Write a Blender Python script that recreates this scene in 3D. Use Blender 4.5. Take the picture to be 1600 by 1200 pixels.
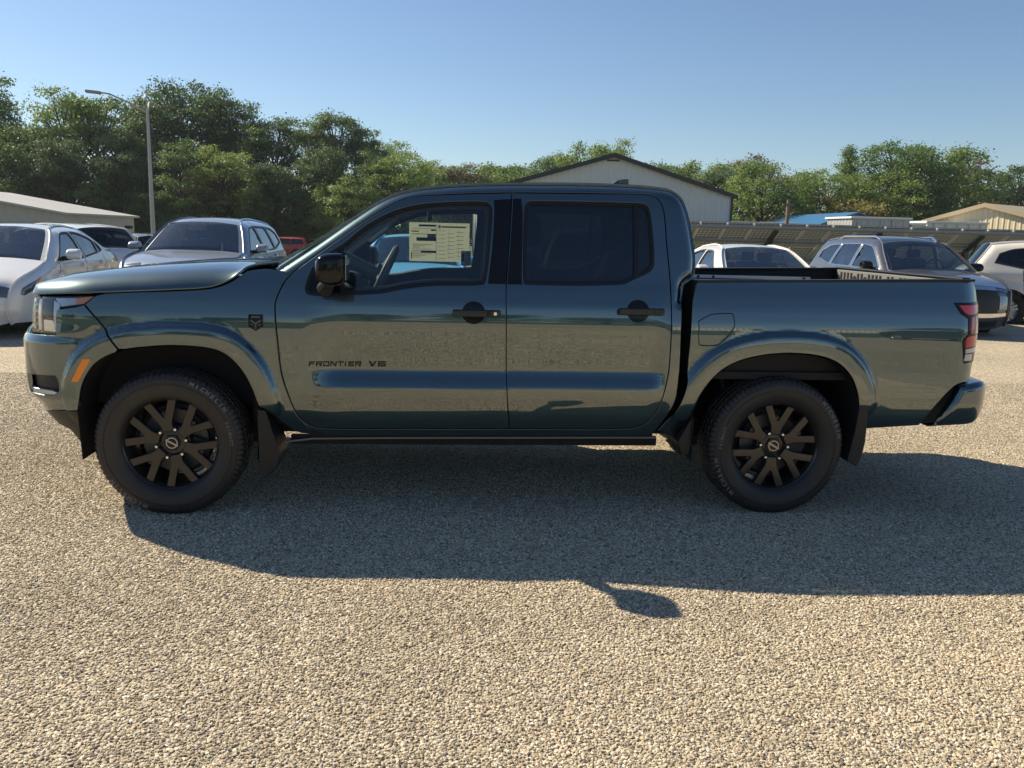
import bpy, math, random
import numpy as np
from mathutils import Vector, Matrix
from mathutils.geometry import delaunay_2d_cdt

for o in list(bpy.data.objects): bpy.data.objects.remove(o)
SC = bpy.context.scene
COL = SC.collection
R = math.radians
random.seed(7); RNG = np.random.default_rng(7)

# ------------------------------------------------------------------ camera
CAM = dict(x=-0.2024, y=-4.3354, z=1.4925, yaw=4.801, pitch=10.060, roll=1.439, f=1325.26/1600.0)
cd = bpy.data.cameras.new('camera'); cam = bpy.data.objects.new('camera', cd); COL.objects.link(cam)
cd.sensor_fit = 'HORIZONTAL'; cd.sensor_width = 36.0; cd.lens = 36.0*CAM['f']; cd.clip_start = 0.05; cd.clip_end = 3000
_y, _p, _r = R(CAM['yaw']), R(CAM['pitch']), R(CAM['roll'])
_f = Vector((math.sin(_y)*math.cos(_p), math.cos(_y)*math.cos(_p), -math.sin(_p)))
_rt = Vector((math.cos(_y), -math.sin(_y), 0)); _up = _rt.cross(_f)
_r2 = _rt*math.cos(_r)+_up*math.sin(_r); _u2 = -_rt*math.sin(_r)+_up*math.cos(_r)
m = Matrix((_r2, _u2, -_f)).transposed().to_4x4(); m.translation = (CAM['x'], CAM['y'], CAM['z'])
cam.matrix_world = m; SC.camera = cam

# ------------------------------------------------------------------ sky, sun, exposure
SUN = Vector((-1.06, 0.77, 1.0)).normalized()          # direction towards the sun
SUN_EL = math.asin(SUN.z); SUN_AZ = math.atan2(SUN.x, SUN.y)
w = bpy.data.worlds.new('World'); SC.world = w; w.use_nodes = True
nt = w.node_tree; nt.nodes.clear()
sky = nt.nodes.new('ShaderNodeTexSky'); sky.sky_type = 'NISHITA'; sky.sun_disc = False
sky.sun_elevation = SUN_EL; sky.sun_rotation = SUN_AZ; sky.altitude = 100; sky.air_density = 1.0; sky.dust_density = 0.3; sky.ozone_density = 4.0
bg = nt.nodes.new('ShaderNodeBackground'); bg.inputs[1].default_value = 0.053
wo = nt.nodes.new('ShaderNodeOutputWorld'); nt.links.new(sky.outputs[0], bg.inputs[0]); nt.links.new(bg.outputs[0], wo.inputs[0])
sl = bpy.data.lights.new('sun', 'SUN'); sl.energy = 3.7; sl.angle = R(0.53); sl.color = (1.0, 0.86, 0.64)
so = bpy.data.objects.new('sun', sl); COL.objects.link(so)
so.rotation_euler = SUN.to_track_quat('Z', 'Y').to_euler(); so.location = SUN*50
SC.view_settings.view_transform = 'Standard'; SC.view_settings.look = 'None'
SC.view_settings.exposure = 1.12; SC.view_settings.gamma = 1.0; SC.view_settings.use_curve_mapping = False
SC.cycles.max_bounces = 8; SC.cycles.transparent_max_bounces = 16; SC.cycles.caustics_reflective = False; SC.cycles.caustics_refractive = False

# ------------------------------------------------------------------ materials
MATS = {}
def mat(name, col=(.5,.5,.5), rough=.5, metal=0., coat=0., crough=.03, spec=.5, noise=0., nscale=8., bump=0., bscale=200., trans=0., emit=None, ior=1.45):
    if name in MATS: return MATS[name]
    m = bpy.data.materials.new(name); m.use_nodes = True
    n = m.node_tree.nodes; l = m.node_tree.links; b = n['Principled BSDF']
    b.inputs['Base Color'].default_value = (*col, 1); b.inputs['Roughness'].default_value = rough
    b.inputs['Metallic'].default_value = metal; b.inputs['Specular IOR Level'].default_value = spec; b.inputs['IOR'].default_value = ior
    b.inputs['Coat Weight'].default_value = coat; b.inputs['Coat Roughness'].default_value = crough
    b.inputs['Transmission Weight'].default_value = trans
    if noise or bump:
        tc = n.new('ShaderNodeTexCoord')
    if noise:
        t = n.new('ShaderNodeTexNoise'); t.inputs['Scale'].default_value = nscale; t.inputs['Detail'].default_value = 6
        l.new(tc.outputs['Object'], t.inputs['Vector'])
        mx = n.new('ShaderNodeMix'); mx.data_type = 'RGBA'
        mx.inputs[6].default_value = (*[c*(1-noise) for c in col], 1); mx.inputs[7].default_value = (*[min(1, c*(1+noise)) for c in col], 1)
        l.new(t.outputs['Fac'], mx.inputs[0]); l.new(mx.outputs[2], b.inputs['Base Color'])
    if bump:
        t2 = n.new('ShaderNodeTexNoise'); t2.inputs['Scale'].default_value = bscale; t2.inputs['Detail'].default_value = 3
        l.new(tc.outputs['Object'], t2.inputs['Vector'])
        bp = n.new('ShaderNodeBump'); bp.inputs['Strength'].default_value = bump; bp.inputs['Distance'].default_value = .002
        l.new(t2.outputs['Fac'], bp.inputs['Height']); l.new(bp.outputs[0], b.inputs['Normal'])
    MATS[name] = m; return m

def glass_mat(name, tint, refl=1.0, ior=1.5):
    if name in MATS: return MATS[name]
    m = bpy.data.materials.new(name); m.use_nodes = True
    n = m.node_tree.nodes; l = m.node_tree.links; n.remove(n['Principled BSDF'])
    tr = n.new('ShaderNodeBsdfTransparent'); tr.inputs[0].default_value = (*tint, 1)
    gl = n.new('ShaderNodeBsdfGlossy'); gl.inputs[0].default_value = (refl, refl, refl, 1); gl.inputs['Roughness'].default_value = .005
    lw = n.new('ShaderNodeLayerWeight'); lw.inputs[0].default_value = .5                  # two-sided Schlick: panes seen from either face
    pw = n.new('ShaderNodeMath'); pw.operation = 'POWER'; pw.inputs[1].default_value = 5.; l.new(lw.outputs['Facing'], pw.inputs[0])
    f0 = ((ior-1)/(ior+1))**2*1.8; ma = n.new('ShaderNodeMath'); ma.operation = 'MULTIPLY_ADD'; ma.inputs[1].default_value = 1-f0; ma.inputs[2].default_value = f0; l.new(pw.outputs[0], ma.inputs[0])
    mx = n.new('ShaderNodeMixShader'); l.new(ma.outputs[0], mx.inputs[0]); l.new(tr.outputs[0], mx.inputs[1]); l.new(gl.outputs[0], mx.inputs[2])
    l.new(mx.outputs[0], n['Material Output'].inputs[0]); MATS[name] = m; return m

paint = mat('truck paint', (.032,.070,.080), .34, metal=.92, coat=1., crough=.008, noise=.10, nscale=900)
paint.node_tree.nodes['Principled BSDF'].inputs['Coat IOR'].default_value = 2.08
gloss_black = mat('gloss black', (.006,.006,.007), .10, spec=.4)
satin_black = mat('satin black plastic', (.012,.012,.013), .45, bump=.25, bscale=900)
matte_black = mat('matte black', (.008,.008,.009), .8)
rubber = mat('tyre rubber', (.026,.024,.023), .48, noise=.35, nscale=14, bump=.2, bscale=500)
rubber_letters = mat('tyre letter rubber', (.15,.145,.14), .5)
seal_black = mat('seal rubber', (.010,.010,.011), .35)
chrome = mat('bright metal', (.75,.76,.78), .12, metal=1.)
alu = mat('brushed aluminium', (.55,.57,.60), .38, metal=.9, noise=.1, nscale=60)
wheel_black = mat('wheel gloss black', (.020,.018,.016), .26, coat=.35, crough=.12)
interior_dark = mat('interior charcoal', (.030,.033,.038), .75, noise=.15, nscale=30)
interior_grey = mat('interior grey', (.13,.14,.15), .7, noise=.1, nscale=20)
interior_light = mat('interior light trim', (.42,.43,.42), .6)
cloth_dark = mat('seat cloth', (.028,.028,.031), .9, bump=.4, bscale=300)
clear_glass = glass_mat('clear glass', (.80,.90,.88))
tint_glass = glass_mat('privacy glass', (.13,.14,.16))
lens_clear = glass_mat('clear lens', (.85,.87,.90), ior=1.6)
handle_m = mat('handle paint', (.016,.026,.030), .18)
bedliner = mat('bed liner', (.012,.012,.013), .7, bump=.6, bscale=300)
paper = mat('sticker paper', (.80,.76,.62), .7)
_n = paper.node_tree.nodes; _t = _n.new('ShaderNodeBsdfTranslucent'); _t.inputs[0].default_value = (.80,.77,.68,1); _m = _n.new('ShaderNodeMixShader'); _m.inputs[0].default_value = .55
paper.node_tree.links.new(_n['Principled BSDF'].outputs[0], _m.inputs[1]); paper.node_tree.links.new(_t.outputs[0], _m.inputs[2]); paper.node_tree.links.new(_m.outputs[0], _n['Material Output'].inputs[0])
ink = mat('printed ink', (.10,.10,.10), .7)
ink_light = mat('pale print', (.44,.43,.38), .7)
ink_blue = mat('blue print', (.03,.06,.30), .6)
amber = mat('amber lens', (.85,.26,.015), .15, coat=.7)
red_lens = mat('red lens', (.50,.012,.022), .12, coat=.8)
red_bright = mat('bright red lens', (.62,.03,.05), .1, coat=.8)
white_lens = mat('white lens', (.62,.56,.52), .12, coat=.8)
steel_dark = mat('dark steel', (.035,.035,.037), .55, metal=.4, noise=.3, nscale=20)
white_steel = mat('pale steel', (.55,.55,.54), .4, metal=.6)

# ------------------------------------------------------------------ mesh helpers
def mesh_obj(name, verts, faces, material=None, parent=None, smooth=True, org=None, sharp=None):
    v = np.asarray(verts, float)
    if org is not None: v = v-np.asarray(org, float)
    me = bpy.data.meshes.new(name); me.from_pydata(v.tolist(), [], [tuple(int(i) for i in f) for f in faces]); me.update()
    if smooth:
        me.polygons.foreach_set('use_smooth', np.ones(len(me.polygons), bool))
        if sharp is not None: me.set_sharp_from_angle(angle=R(sharp))
    mats = material if isinstance(material, (list, tuple)) else [material]
    for mm in mats:
        if mm is not None: me.materials.append(mm)
    o = bpy.data.objects.new(name, me); COL.objects.link(o)
    if parent is not None: o.parent = parent
    return o
def empty(name, loc=(0,0,0), rz=0., label=None, cat=None, group=None):
    o = bpy.data.objects.new(name, None); COL.objects.link(o); o.location = loc; o.rotation_euler = (0,0,rz); o.empty_display_size = .2
    tag(o, label, cat, group); return o
def tag(o, label=None, cat=None, group=None, kind=None):
    if label: o['label'] = label
    if cat: o['category'] = cat
    if group: o['group'] = group
    if kind: o['kind'] = kind
    return o
class MB:
    """collects simple shapes for one mesh"""
    def __init__(s): s.v = []; s.f = []
    def add(s, v, f):
        k = len(s.v); s.v += [tuple(q) for q in v]; s.f += [tuple(i+k for i in q) for q in f]; return s
    def box(s, a, b):
        x0,y0,z0 = a; x1,y1,z1 = b
        return s.add([(x0,y0,z0),(x1,y0,z0),(x1,y1,z0),(x0,y1,z0),(x0,y0,z1),(x1,y0,z1),(x1,y1,z1),(x0,y1,z1)],
              [(0,3,2,1),(4,5,6,7),(0,1,5,4),(1,2,6,5),(2,3,7,6),(3,0,4,7)])
    def obox(s, c, ux, uy, uz):
        c = np.array(c, float); ux,uy,uz = (np.array(q, float) for q in (ux,uy,uz)); P = []
        for k in (-1,1):
            for i,j in ((-1,-1),(1,-1),(1,1),(-1,1)): P.append(c+ux*i+uy*j+uz*k)
        return s.add(P, [(0,3,2,1),(4,5,6,7),(0,1,5,4),(1,2,6,5),(2,3,7,6),(3,0,4,7)])
    def tube(s, pts, rad, n=8, cap=True):
        pts = [np.array(q, float) for q in pts]; rr = rad if isinstance(rad, (list,tuple,np.ndarray)) else [rad]*len(pts)
        V = []; F = []
        ref = None
        for i,q in enumerate(pts):
            d = pts[min(i+1,len(pts)-1)]-pts[max(i-1,0)]; d = d/(np.linalg.norm(d)+1e-9)
            if ref is None: ref = np.array([0,0,1.]) if abs(d[2])<.9 else np.array([1.,0,0])
            a = np.cross(d, ref); a /= np.linalg.norm(a)+1e-9; b = np.cross(d, a); ref = -np.cross(d,a)*-1
            ref = b*-1 if False else np.cross(a, d)
            for k in range(n):
                t = 2*math.pi*k/n; V.append(q+rr[i]*(math.cos(t)*a+math.sin(t)*b))
        for i in range(len(pts)-1):
            for k in range(n):
                F.append((i*n+k, i*n+(k+1)%n, (i+1)*n+(k+1)%n, (i+1)*n+k))
        if cap: F.append(tuple(range(n-1,-1,-1))); F.append(tuple((len(pts)-1)*n+k for k in range(n)))
        return s.add(V, F)
    def lathe(s, prof, n=32, axis='y', c=(0,0,0), closed=False, rfun=None):
        """prof: (radius, axial); axis y: circle in xz"""
        V = []; F = []; m = len(prof)
        for k in range(n):
            t = 2*math.pi*k/n
            for j,(r,a) in enumerate(prof):
                rr = r if rfun is None else rfun(r, a, j, k)
                p = (rr*math.cos(t), a, rr*math.sin(t)) if axis == 'y' else (rr*math.cos(t), rr*math.sin(t), a)
                V.append((p[0]+c[0], p[1]+c[1], p[2]+c[2]))
        for k in range(n):
            k2 = (k+1)%n
            for j in range(m if closed else m-1):
                j2 = (j+1)%m
                F.append((k*m+j, k2*m+j, k2*m+j2, k*m+j2) if axis == 'z' else (k*m+j, k*m+j2, k2*m+j2, k2*m+j))
        return s.add(V, F)
    def prism(s, poly, y0, y1):
        """polygon in xz, extruded along y"""
        n = len(poly); V = [(x,y0,z) for x,z in poly]+[(x,y1,z) for x,z in poly]
        area = sum(poly[i][0]*poly[(i+1)%n][1]-poly[(i+1)%n][0]*poly[i][1] for i in range(n))
        a = list(range(n)); b = list(range(n,2*n))
        if area < 0: F = [tuple(a[::-1]), tuple(b)]+[(i,(i+1)%n,n+(i+1)%n,n+i) for i in range(n)]
        else: F = [tuple(a), tuple(b[::-1])]+[((i+1)%n,i,n+i,n+(i+1)%n) for i in range(n)]
        return s.add(V, F)
    def build(s, name, material, parent=None, smooth=False, org=None, bevel=0, sharp=35):
        o = mesh_obj(name, s.v, s.f, material, parent, smooth, org, sharp if smooth else None)
        if bevel:
            b = o.modifiers.new('bevel', 'BEVEL'); b.width = bevel; b.segments = 2; b.limit_method = 'ANGLE'; b.angle_limit = R(40)
            o.data.polygons.foreach_set('use_smooth', np.ones(len(o.data.polygons), bool))
            wn = o.modifiers.new('wn', 'WEIGHTED_NORMAL'); wn.keep_sharp = True
        return o

def hermite(xk, yk):
    xk = np.array(xk, float); yk = np.array(yk, float); d = np.diff(yk)/np.diff(xk); mm = np.zeros(len(xk))
    mm[0] = d[0]; mm[-1] = d[-1]
    for i in range(1, len(xk)-1):
        mm[i] = 0 if d[i-1]*d[i] <= 0 else 2*d[i-1]*d[i]/(d[i-1]+d[i])
    def f(x):
        x = np.clip(np.asarray(x, float), xk[0], xk[-1]); i = np.clip(np.searchsorted(xk, x)-1, 0, len(xk)-2)
        h = xk[i+1]-xk[i]; t = (x-xk[i])/h
        return (2*t**3-3*t**2+1)*yk[i]+(t**3-2*t**2+t)*h*mm[i]+(-2*t**3+3*t**2)*yk[i+1]+(t**3-t**2)*h*mm[i+1]
    return f
def sstep(a, b, x):
    t = np.clip((np.asarray(x, float)-a)/(b-a), 0, 1); return t*t*(3-2*t)
def resample(pts, step=.015, closed=True, tags=False):
    """Catmull-Rom through the points; a third value 1 marks a corner"""
    n = len(pts); P = [np.array(q[:2], float) for q in pts]; C = [len(q) > 2 and q[2] for q in pts]; out = []; tg = []
    for i in range(n if closed else n-1):
        p1, p2 = P[i], P[(i+1)%n]; j0 = i-1; j3 = i+2
        p0 = 2*p1-p2 if (C[i] or (not closed and i == 0)) else P[j0%n]
        p3 = 2*p2-p1 if (C[(i+1)%n] or (not closed and i == n-2)) else P[j3%n]
        L = np.linalg.norm(p2-p1)
        if L < 1e-6: continue
        k = max(1, int(round(L/step)))
        l0 = np.linalg.norm(p1-p0)+1e-9; l3 = np.linalg.norm(p3-p2)+1e-9
        m1 = (p2-p0)/(l0+L)*L; m2 = (p3-p1)/(L+l3)*L
        for q in range(k):
            t = q/k
            out.append((2*t**3-3*t**2+1)*p1+(t**3-2*t**2+t)*m1+(-2*t**3+3*t**2)*p2+(t**3-t**2)*m2); tg.append(i)
    if not closed: out.append(P[-1]); tg.append(n-2)
    out = np.array(out)
    return (out, np.array(tg)) if tags else out
def area2(P): return float(np.sum(P[:,0]*np.roll(P[:,1],-1)-np.roll(P[:,0],-1)*P[:,1]))
def offset_in(P, d):
    """move a closed loop inwards by d"""
    s = 1 if area2(P) > 0 else -1
    a = P-np.roll(P,1,0); b = np.roll(P,-1,0)-P
    na = np.stack([-a[:,1],a[:,0]],1); nb = np.stack([-b[:,1],b[:,0]],1)
    na /= np.linalg.norm(na,axis=1)[:,None]+1e-12; nb /= np.linalg.norm(nb,axis=1)[:,None]+1e-12
    n = na+nb; L = np.linalg.norm(n,axis=1)[:,None]; n /= np.maximum(L,1e-6); c = np.maximum((n*na).sum(1)[:,None], .5)
    return P+s*n*d/c
def inside(P, Q):
    x, y = Q[:,0], Q[:,1]; r = np.zeros(len(Q), bool); n = len(P); j = n-1
    for i in range(n):
        xi, yi = P[i]; xj, yj = P[j]
        if yi != yj:
            c = ((yi > y) != (yj > y)) & (x < (xj-xi)*(y-yi)/(yj-yi)+xi); r ^= c
        j = i
    return r
def dist_loop(P, Q, closed=True):
    A = P; B = np.roll(P,-1,0)
    if not closed: A = P[:-1]; B = P[1:]
    best = np.full(len(Q), 1e9)
    for k in range(0, len(A), 64):
        a = A[k:k+64][None]; b = B[k:k+64][None]; q = Q[:,None]
        d = b-a; t = np.clip(((q-a)*d).sum(2)/((d*d).sum(2)+1e-12), 0, 1)
        e = np.linalg.norm(q-a-d*t[...,None], axis=2).min(1); best = np.minimum(best, e)
    return best
def skin(outer, holes, M, h=.022, ring=.005, thick=.02, lip=.002, lines=()):
    """triangulated panel over a loop with holes, mapped by M(u,z)->xyz, with a turned-in edge"""
    loops = [outer]+list(holes)
    if area2(loops[0]) < 0: loops[0] = loops[0][::-1]
    loops = [loops[0]]+[q if area2(q) < 0 else q[::-1] for q in loops[1:]]     # outer ccw, holes cw
    pts = []; edges = []; base = 0; ranges = []
    for q in loops:
        n = len(q); pts.append(q); edges += [(base+i, base+(i+1)%n) for i in range(n)]; ranges.append((base, n)); base += n
    def ok(Q):
        r = inside(loops[0], Q)
        for q in loops[1:]: r &= ~inside(q, Q)
        return r
    def dmin(Q): return np.min([dist_loop(q, Q) for q in loops], axis=0)
    if ring:
        for i, q in enumerate(loops):
            rr = offset_in(q, ring if i == 0 else -ring)
            rr = rr[ok(rr)]; rr = rr[dmin(rr) > ring*.8] if len(rr) else rr
            if len(rr): pts.append(rr)
    lo = loops[0].min(0); hi = loops[0].max(0)
    gx = np.arange(lo[0]+h*.5, hi[0], h); gz = np.arange(lo[1]+h*.5, hi[1], h*.8)
    G = np.stack(np.meshgrid(gx, gz), -1).reshape(-1,2)
    if len(G):
        G = G[ok(G)]
        if len(G): G = G[dmin(G) > max(h*.45, ring*1.6)]
        if len(G): pts.append(G)
    P = np.concatenate(pts)
    V, E, F, ov, oe, of = delaunay_2d_cdt([Vector(q) for q in P], edges, [], 0, 1e-7)
    V = np.array([tuple(q) for q in V]); F = np.array([tuple(f) for f in F if len(f) == 3], int)
    cen = V[F].mean(1); F = F[ok(cen)]
    a = V[F[:,0]]; b = V[F[:,1]]; c = V[F[:,2]]
    s = (b[:,0]-a[:,0])*(c[:,1]-a[:,1])-(b[:,1]-a[:,1])*(c[:,0]-a[:,0])
    F[s < 0] = F[s < 0][:, ::-1]
    X = M(V[:,0], V[:,1]); verts = [X]; faces = F.tolist(); nv = len(V)
    e = 2e-3; n0 = np.cross(M(V[:,0]+e, V[:,1])-M(V[:,0]-e, V[:,1]), M(V[:,0], V[:,1]+e)-M(V[:,0], V[:,1]-e)); n0 /= np.linalg.norm(n0,axis=1)[:,None]+1e-12
    if thick:
        mp = {}
        for i, o in enumerate(ov):
            for k in o: mp[k] = i
        # outward direction off the surface (towards the viewer side) by finite differences
        for bi, n in ranges:
            loop = np.array([mp.get(bi+i, -1) for i in range(n)])
            if (loop < 0).any(): continue
            q = V[loop]; q1 = offset_in(q, -lip) if lip else q      # loops run ccw outside, cw in holes: -lip is always outwards
            if area2(q) < 0: q1 = offset_in(q, lip)
            e = 1e-3
            for qq, dep in ((q1, lip*1.3), (q1, thick)):
                A = M(qq[:,0], qq[:,1]); du = M(qq[:,0]+e, qq[:,1])-A; dz = M(qq[:,0], qq[:,1]+e)-A
                nn = np.cross(du, dz); nn /= np.linalg.norm(nn,axis=1)[:,None]+1e-12
                verts.append(A-nn*dep)
            r0 = loop; r1 = nv+np.arange(n); r2 = r1+n; nv += 2*n
            for A, B in ((r0, r1), (r1, r2)):
                for i in range(n):
                    j = (i+1)%n; faces.append((A[j], A[i], B[i], B[j]))
    A = np.concatenate(verts); skin.normals = np.zeros_like(A); skin.normals[:len(n0)] = n0       # true surface normals; turned-in edges keep their own
    return A, faces
# ================================================================== ground
def gz_(y): return -0.02*max(0., min(y, 110.)-12.)           # the lot falls gently away behind the cars
def ramp(n, stops):
    r = n.new('ShaderNodeValToRGB'); e = r.color_ramp.elements
    while len(e) < len(stops): e.new(.5)
    for i, (p, c) in enumerate(stops): e[i].position = p; e[i].color = (*c, 1)
    return r
def gravel_mat(name, scale, bump, stones=False):
    m = bpy.data.materials.new(name); m.use_nodes = True; n = m.node_tree.nodes; l = m.node_tree.links; b = n['Principled BSDF']
    b.inputs['Roughness'].default_value = .85; b.inputs['Specular IOR Level'].default_value = .3
    tc = n.new('ShaderNodeTexCoord'); big = n.new('ShaderNodeTexNoise'); big.inputs['Scale'].default_value = .9; big.inputs['Detail'].default_value = 5; big.inputs['Roughness'].default_value = .6
    geo = n.new('ShaderNodeNewGeometry'); src = geo.outputs['Position']; l.new(src, big.inputs['Vector'])
    mp = n.new('ShaderNodeMapping'); mp.inputs['Scale'].default_value = (.10,1.1,1); l.new(src, mp.inputs['Vector']); trk = n.new('ShaderNodeTexNoise'); trk.inputs['Scale'].default_value = 1.0; trk.inputs['Detail'].default_value = 4; l.new(mp.outputs[0], trk.inputs['Vector'])
    av = n.new('ShaderNodeMath'); av.operation = 'MULTIPLY_ADD'; av.inputs[1].default_value = .5; hv = n.new('ShaderNodeMath'); hv.operation = 'MULTIPLY'; hv.inputs[1].default_value = .5; l.new(big.outputs['Fac'], av.inputs[0]); l.new(trk.outputs['Fac'], hv.inputs[0]); l.new(hv.outputs[0], av.inputs[2])
    stops = [(0,(.13,.11,.09)),(.10,(.29,.25,.19)),(.36,(.47,.39,.275)),(.60,(.56,.475,.34)),(.84,(.64,.565,.43)),(1,(.76,.71,.61))]
    r = ramp(n, stops)
    if stones:
        oi = n.new('ShaderNodeObjectInfo'); l.new(oi.outputs['Random'], r.inputs[0])
    else:
        v = n.new('ShaderNodeTexVoronoi'); v.inputs['Scale'].default_value = scale; l.new(src, v.inputs['Vector'])
        sp = n.new('ShaderNodeSeparateColor'); l.new(v.outputs['Color'], sp.inputs[0]); l.new(sp.outputs[0], r.inputs[0])
        v2 = n.new('ShaderNodeTexVoronoi'); v2.feature = 'F1'; v2.inputs['Scale'].default_value = scale*2.7; l.new(src, v2.inputs['Vector'])
        ad = n.new('ShaderNodeMath'); ad.operation = 'MULTIPLY_ADD'; ad.inputs[1].default_value = .35; l.new(v2.outputs['Distance'], ad.inputs[0]); l.new(v.outputs['Distance'], ad.inputs[2])
        iv = n.new('ShaderNodeMath'); iv.operation = 'SUBTRACT'; iv.inputs[0].default_value = 1; l.new(ad.outputs[0], iv.inputs[1])
        bp = n.new('ShaderNodeBump'); bp.inputs['Strength'].default_value = bump; bp.inputs['Distance'].default_value = .009; l.new(iv.outputs[0], bp.inputs['Height']); l.new(bp.outputs[0], b.inputs['Normal'])
    rb_ = ramp(n, [(.32,(.78,.775,.77)),(.50,(.97,.97,.97)),(.66,(1.07,1.05,1.0))]); l.new(av.outputs[0], rb_.inputs[0])
    mx = n.new('ShaderNodeMix'); mx.data_type = 'RGBA'; mx.blend_type = 'MULTIPLY'; mx.inputs[0].default_value = 1; l.new(r.outputs[0], mx.inputs[6]); l.new(rb_.outputs[0], mx.inputs[7]); l.new(mx.outputs[2], b.inputs['Base Color'])
    return m
lot_mat = gravel_mat('chip gravel', 88, 1.0)
V = []; F = []
ys = [-19,-12,-6,0,6,12,16,20,24,26]; xs = [-140,-80,-40,-20,-10,0,10,20,40,80,140]
for y in ys:
    for x in xs: V.append((x, y, gz_(y)))
k = len(xs)
for j in range(len(ys)-1):
    for i in range(k-1): F.append((j*k+i, j*k+i+1, (j+1)*k+i+1, (j+1)*k+i))
tag(mesh_obj('gravel_lot', V, F, lot_mat, None, False), kind='structure')
grass_mat = mat('dry grass', (.14,.13,.055), .95, noise=.45, nscale=1.5)
V = []; F = []; ys = [26,40,60,80,110,200,900]
for y in ys:
    for x in (-700,-100,0,100,700): V.append((x, y, gz_(y)-.003))
for j in range(len(ys)-1):
    for i in range(4): F.append((j*5+i, j*5+i+1, (j+1)*5+i+1, (j+1)*5+i))
tag(mesh_obj('grass_field', V, F, grass_mat, None, False), kind='structure')
green_grass = mat('mown grass', (.055,.080,.026), .95, noise=.4, nscale=2.5)
tag(mesh_obj('verge', [(-700,-700,-.003),(700,-700,-.003),(700,-19,-.003),(-700,-19,-.003)], [(0,1,2,3)], green_grass, None, False), kind='structure')
tag(mesh_obj('road', [(-300,-33,.004),(300,-33,.004),(300,-26,.004),(-300,-26,.004)], [(0,1,2,3)], mat('road asphalt', (.07,.07,.072), .8, noise=.2, nscale=3), None, False), kind='structure')
tag(mesh_obj('side_ground', [(-700,-19,-.003),(-140,-19,-.003),(-140,26,-.29),(-700,26,-.29),(140,-19,-.003),(700,-19,-.003),(700,26,-.29),(140,26,-.29)], [(0,1,2,3),(4,5,6,7)], grass_mat, None, False), kind='structure')
# concrete kerb at the far edge of the lot
MB().box((-60,26.0,gz_(26)-.1),(140,26.3,gz_(26)+.14)).build('kerb', mat('kerb concrete', (.42,.40,.36), .9, noise=.2, nscale=4), None, bevel=.02)['kind'] = 'structure'

# loose surface stones in the near ground (real geometry, scattered)
stone_mat = gravel_mat('stone', 75, 0, True)
stone_src = []
scol = bpy.data.collections.new('stone_shapes')
for k in range(6):
    rr = np.random.default_rng(k)
    import bmesh
    bm = bmesh.new(); bmesh.ops.create_icosphere(bm, subdivisions=1, radius=.0064)
    for v_ in bm.verts:
        v_.co *= 1+rr.uniform(-.28,.28); v_.co.z *= .62; v_.co.x *= 1.15+.1*k/6
    me = bpy.data.meshes.new('pebble'); bm.to_mesh(me); bm.free(); me.materials.append(stone_mat)
    o = bpy.data.objects.new('pebble', me); scol.objects.link(o)
bed = mesh_obj('surface_gravel', [(-4.0,-5.2,.001),(3.8,-5.2,.001),(5.4,-.6,.001),(9,4.4,.001),(-9,4.4,.001),(-5.6,-.6,.001)], [(0,1,2,3,4,5)], stone_mat, None, False)
tag(bed, 'loose tan and grey gravel covering the lot', 'gravel', kind='stuff')
ng = bpy.data.node_groups.new('scatter', 'GeometryNodeTree'); ng.interface.new_socket('Geometry', in_out='INPUT', socket_type='NodeSocketGeometry'); ng.interface.new_socket('Geometry', in_out='OUTPUT', socket_type='NodeSocketGeometry')
N = ng.nodes; Lk = ng.links; gi = N.new('NodeGroupInput'); go = N.new('NodeGroupOutput')
dp = N.new('GeometryNodeDistributePointsOnFaces'); dp.distribute_method = 'RANDOM'; dp.inputs['Density'].default_value = 14000; dp.inputs['Seed'].default_value = 3
ci = N.new('GeometryNodeCollectionInfo'); ci.inputs[0].default_value = scol; ci.inputs['Separate Children'].default_value = True; ci.inputs['Reset Children'].default_value = True
ip = N.new('GeometryNodeInstanceOnPoints'); ip.inputs['Pick Instance'].default_value = True
rv = N.new('FunctionNodeRandomValue'); rv.data_type = 'FLOAT_VECTOR'; rv.inputs[0].default_value = (-.5,-.5,0); rv.inputs[1].default_value = (.5,.5,6.28)
rs = N.new('FunctionNodeRandomValue'); rs.data_type = 'FLOAT'; rs.inputs[2].default_value = .38; rs.inputs[3].default_value = 1.02; rs.inputs['Seed'].default_value = 5
ps = N.new('GeometryNodeInputPosition'); sx_ = N.new('ShaderNodeSeparateXYZ'); mr = N.new('ShaderNodeMapRange'); mr.inputs[1].default_value = -.2; mr.inputs[2].default_value = 4.3; mr.inputs[3].default_value = 14000; mr.inputs[4].default_value = 0
Lk.new(ps.outputs[0], sx_.inputs[0]); Lk.new(sx_.outputs[1], mr.inputs[0]); mr2 = N.new('ShaderNodeMapRange'); mr2.inputs[1].default_value = -5.2; mr2.inputs[2].default_value = -2.9; mr2.inputs[3].default_value = 0; mr2.inputs[4].default_value = 1; mu = N.new('ShaderNodeMath'); mu.operation = 'MULTIPLY'
Lk.new(sx_.outputs[1], mr2.inputs[0]); Lk.new(mr.outputs[0], mu.inputs[0]); Lk.new(mr2.outputs[0], mu.inputs[1]); Lk.new(mu.outputs[0], dp.inputs['Density'])
Lk.new(gi.outputs[0], dp.inputs[0]); Lk.new(dp.outputs['Points'], ip.inputs['Points']); Lk.new(ci.outputs[0], ip.inputs['Instance']); Lk.new(rv.outputs[0], ip.inputs['Rotation']); Lk.new(rs.outputs[1], ip.inputs['Scale']); Lk.new(ip.outputs[0], go.inputs[0])
md = bed.modifiers.new('scatter', 'NODES'); md.node_group = ng

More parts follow.
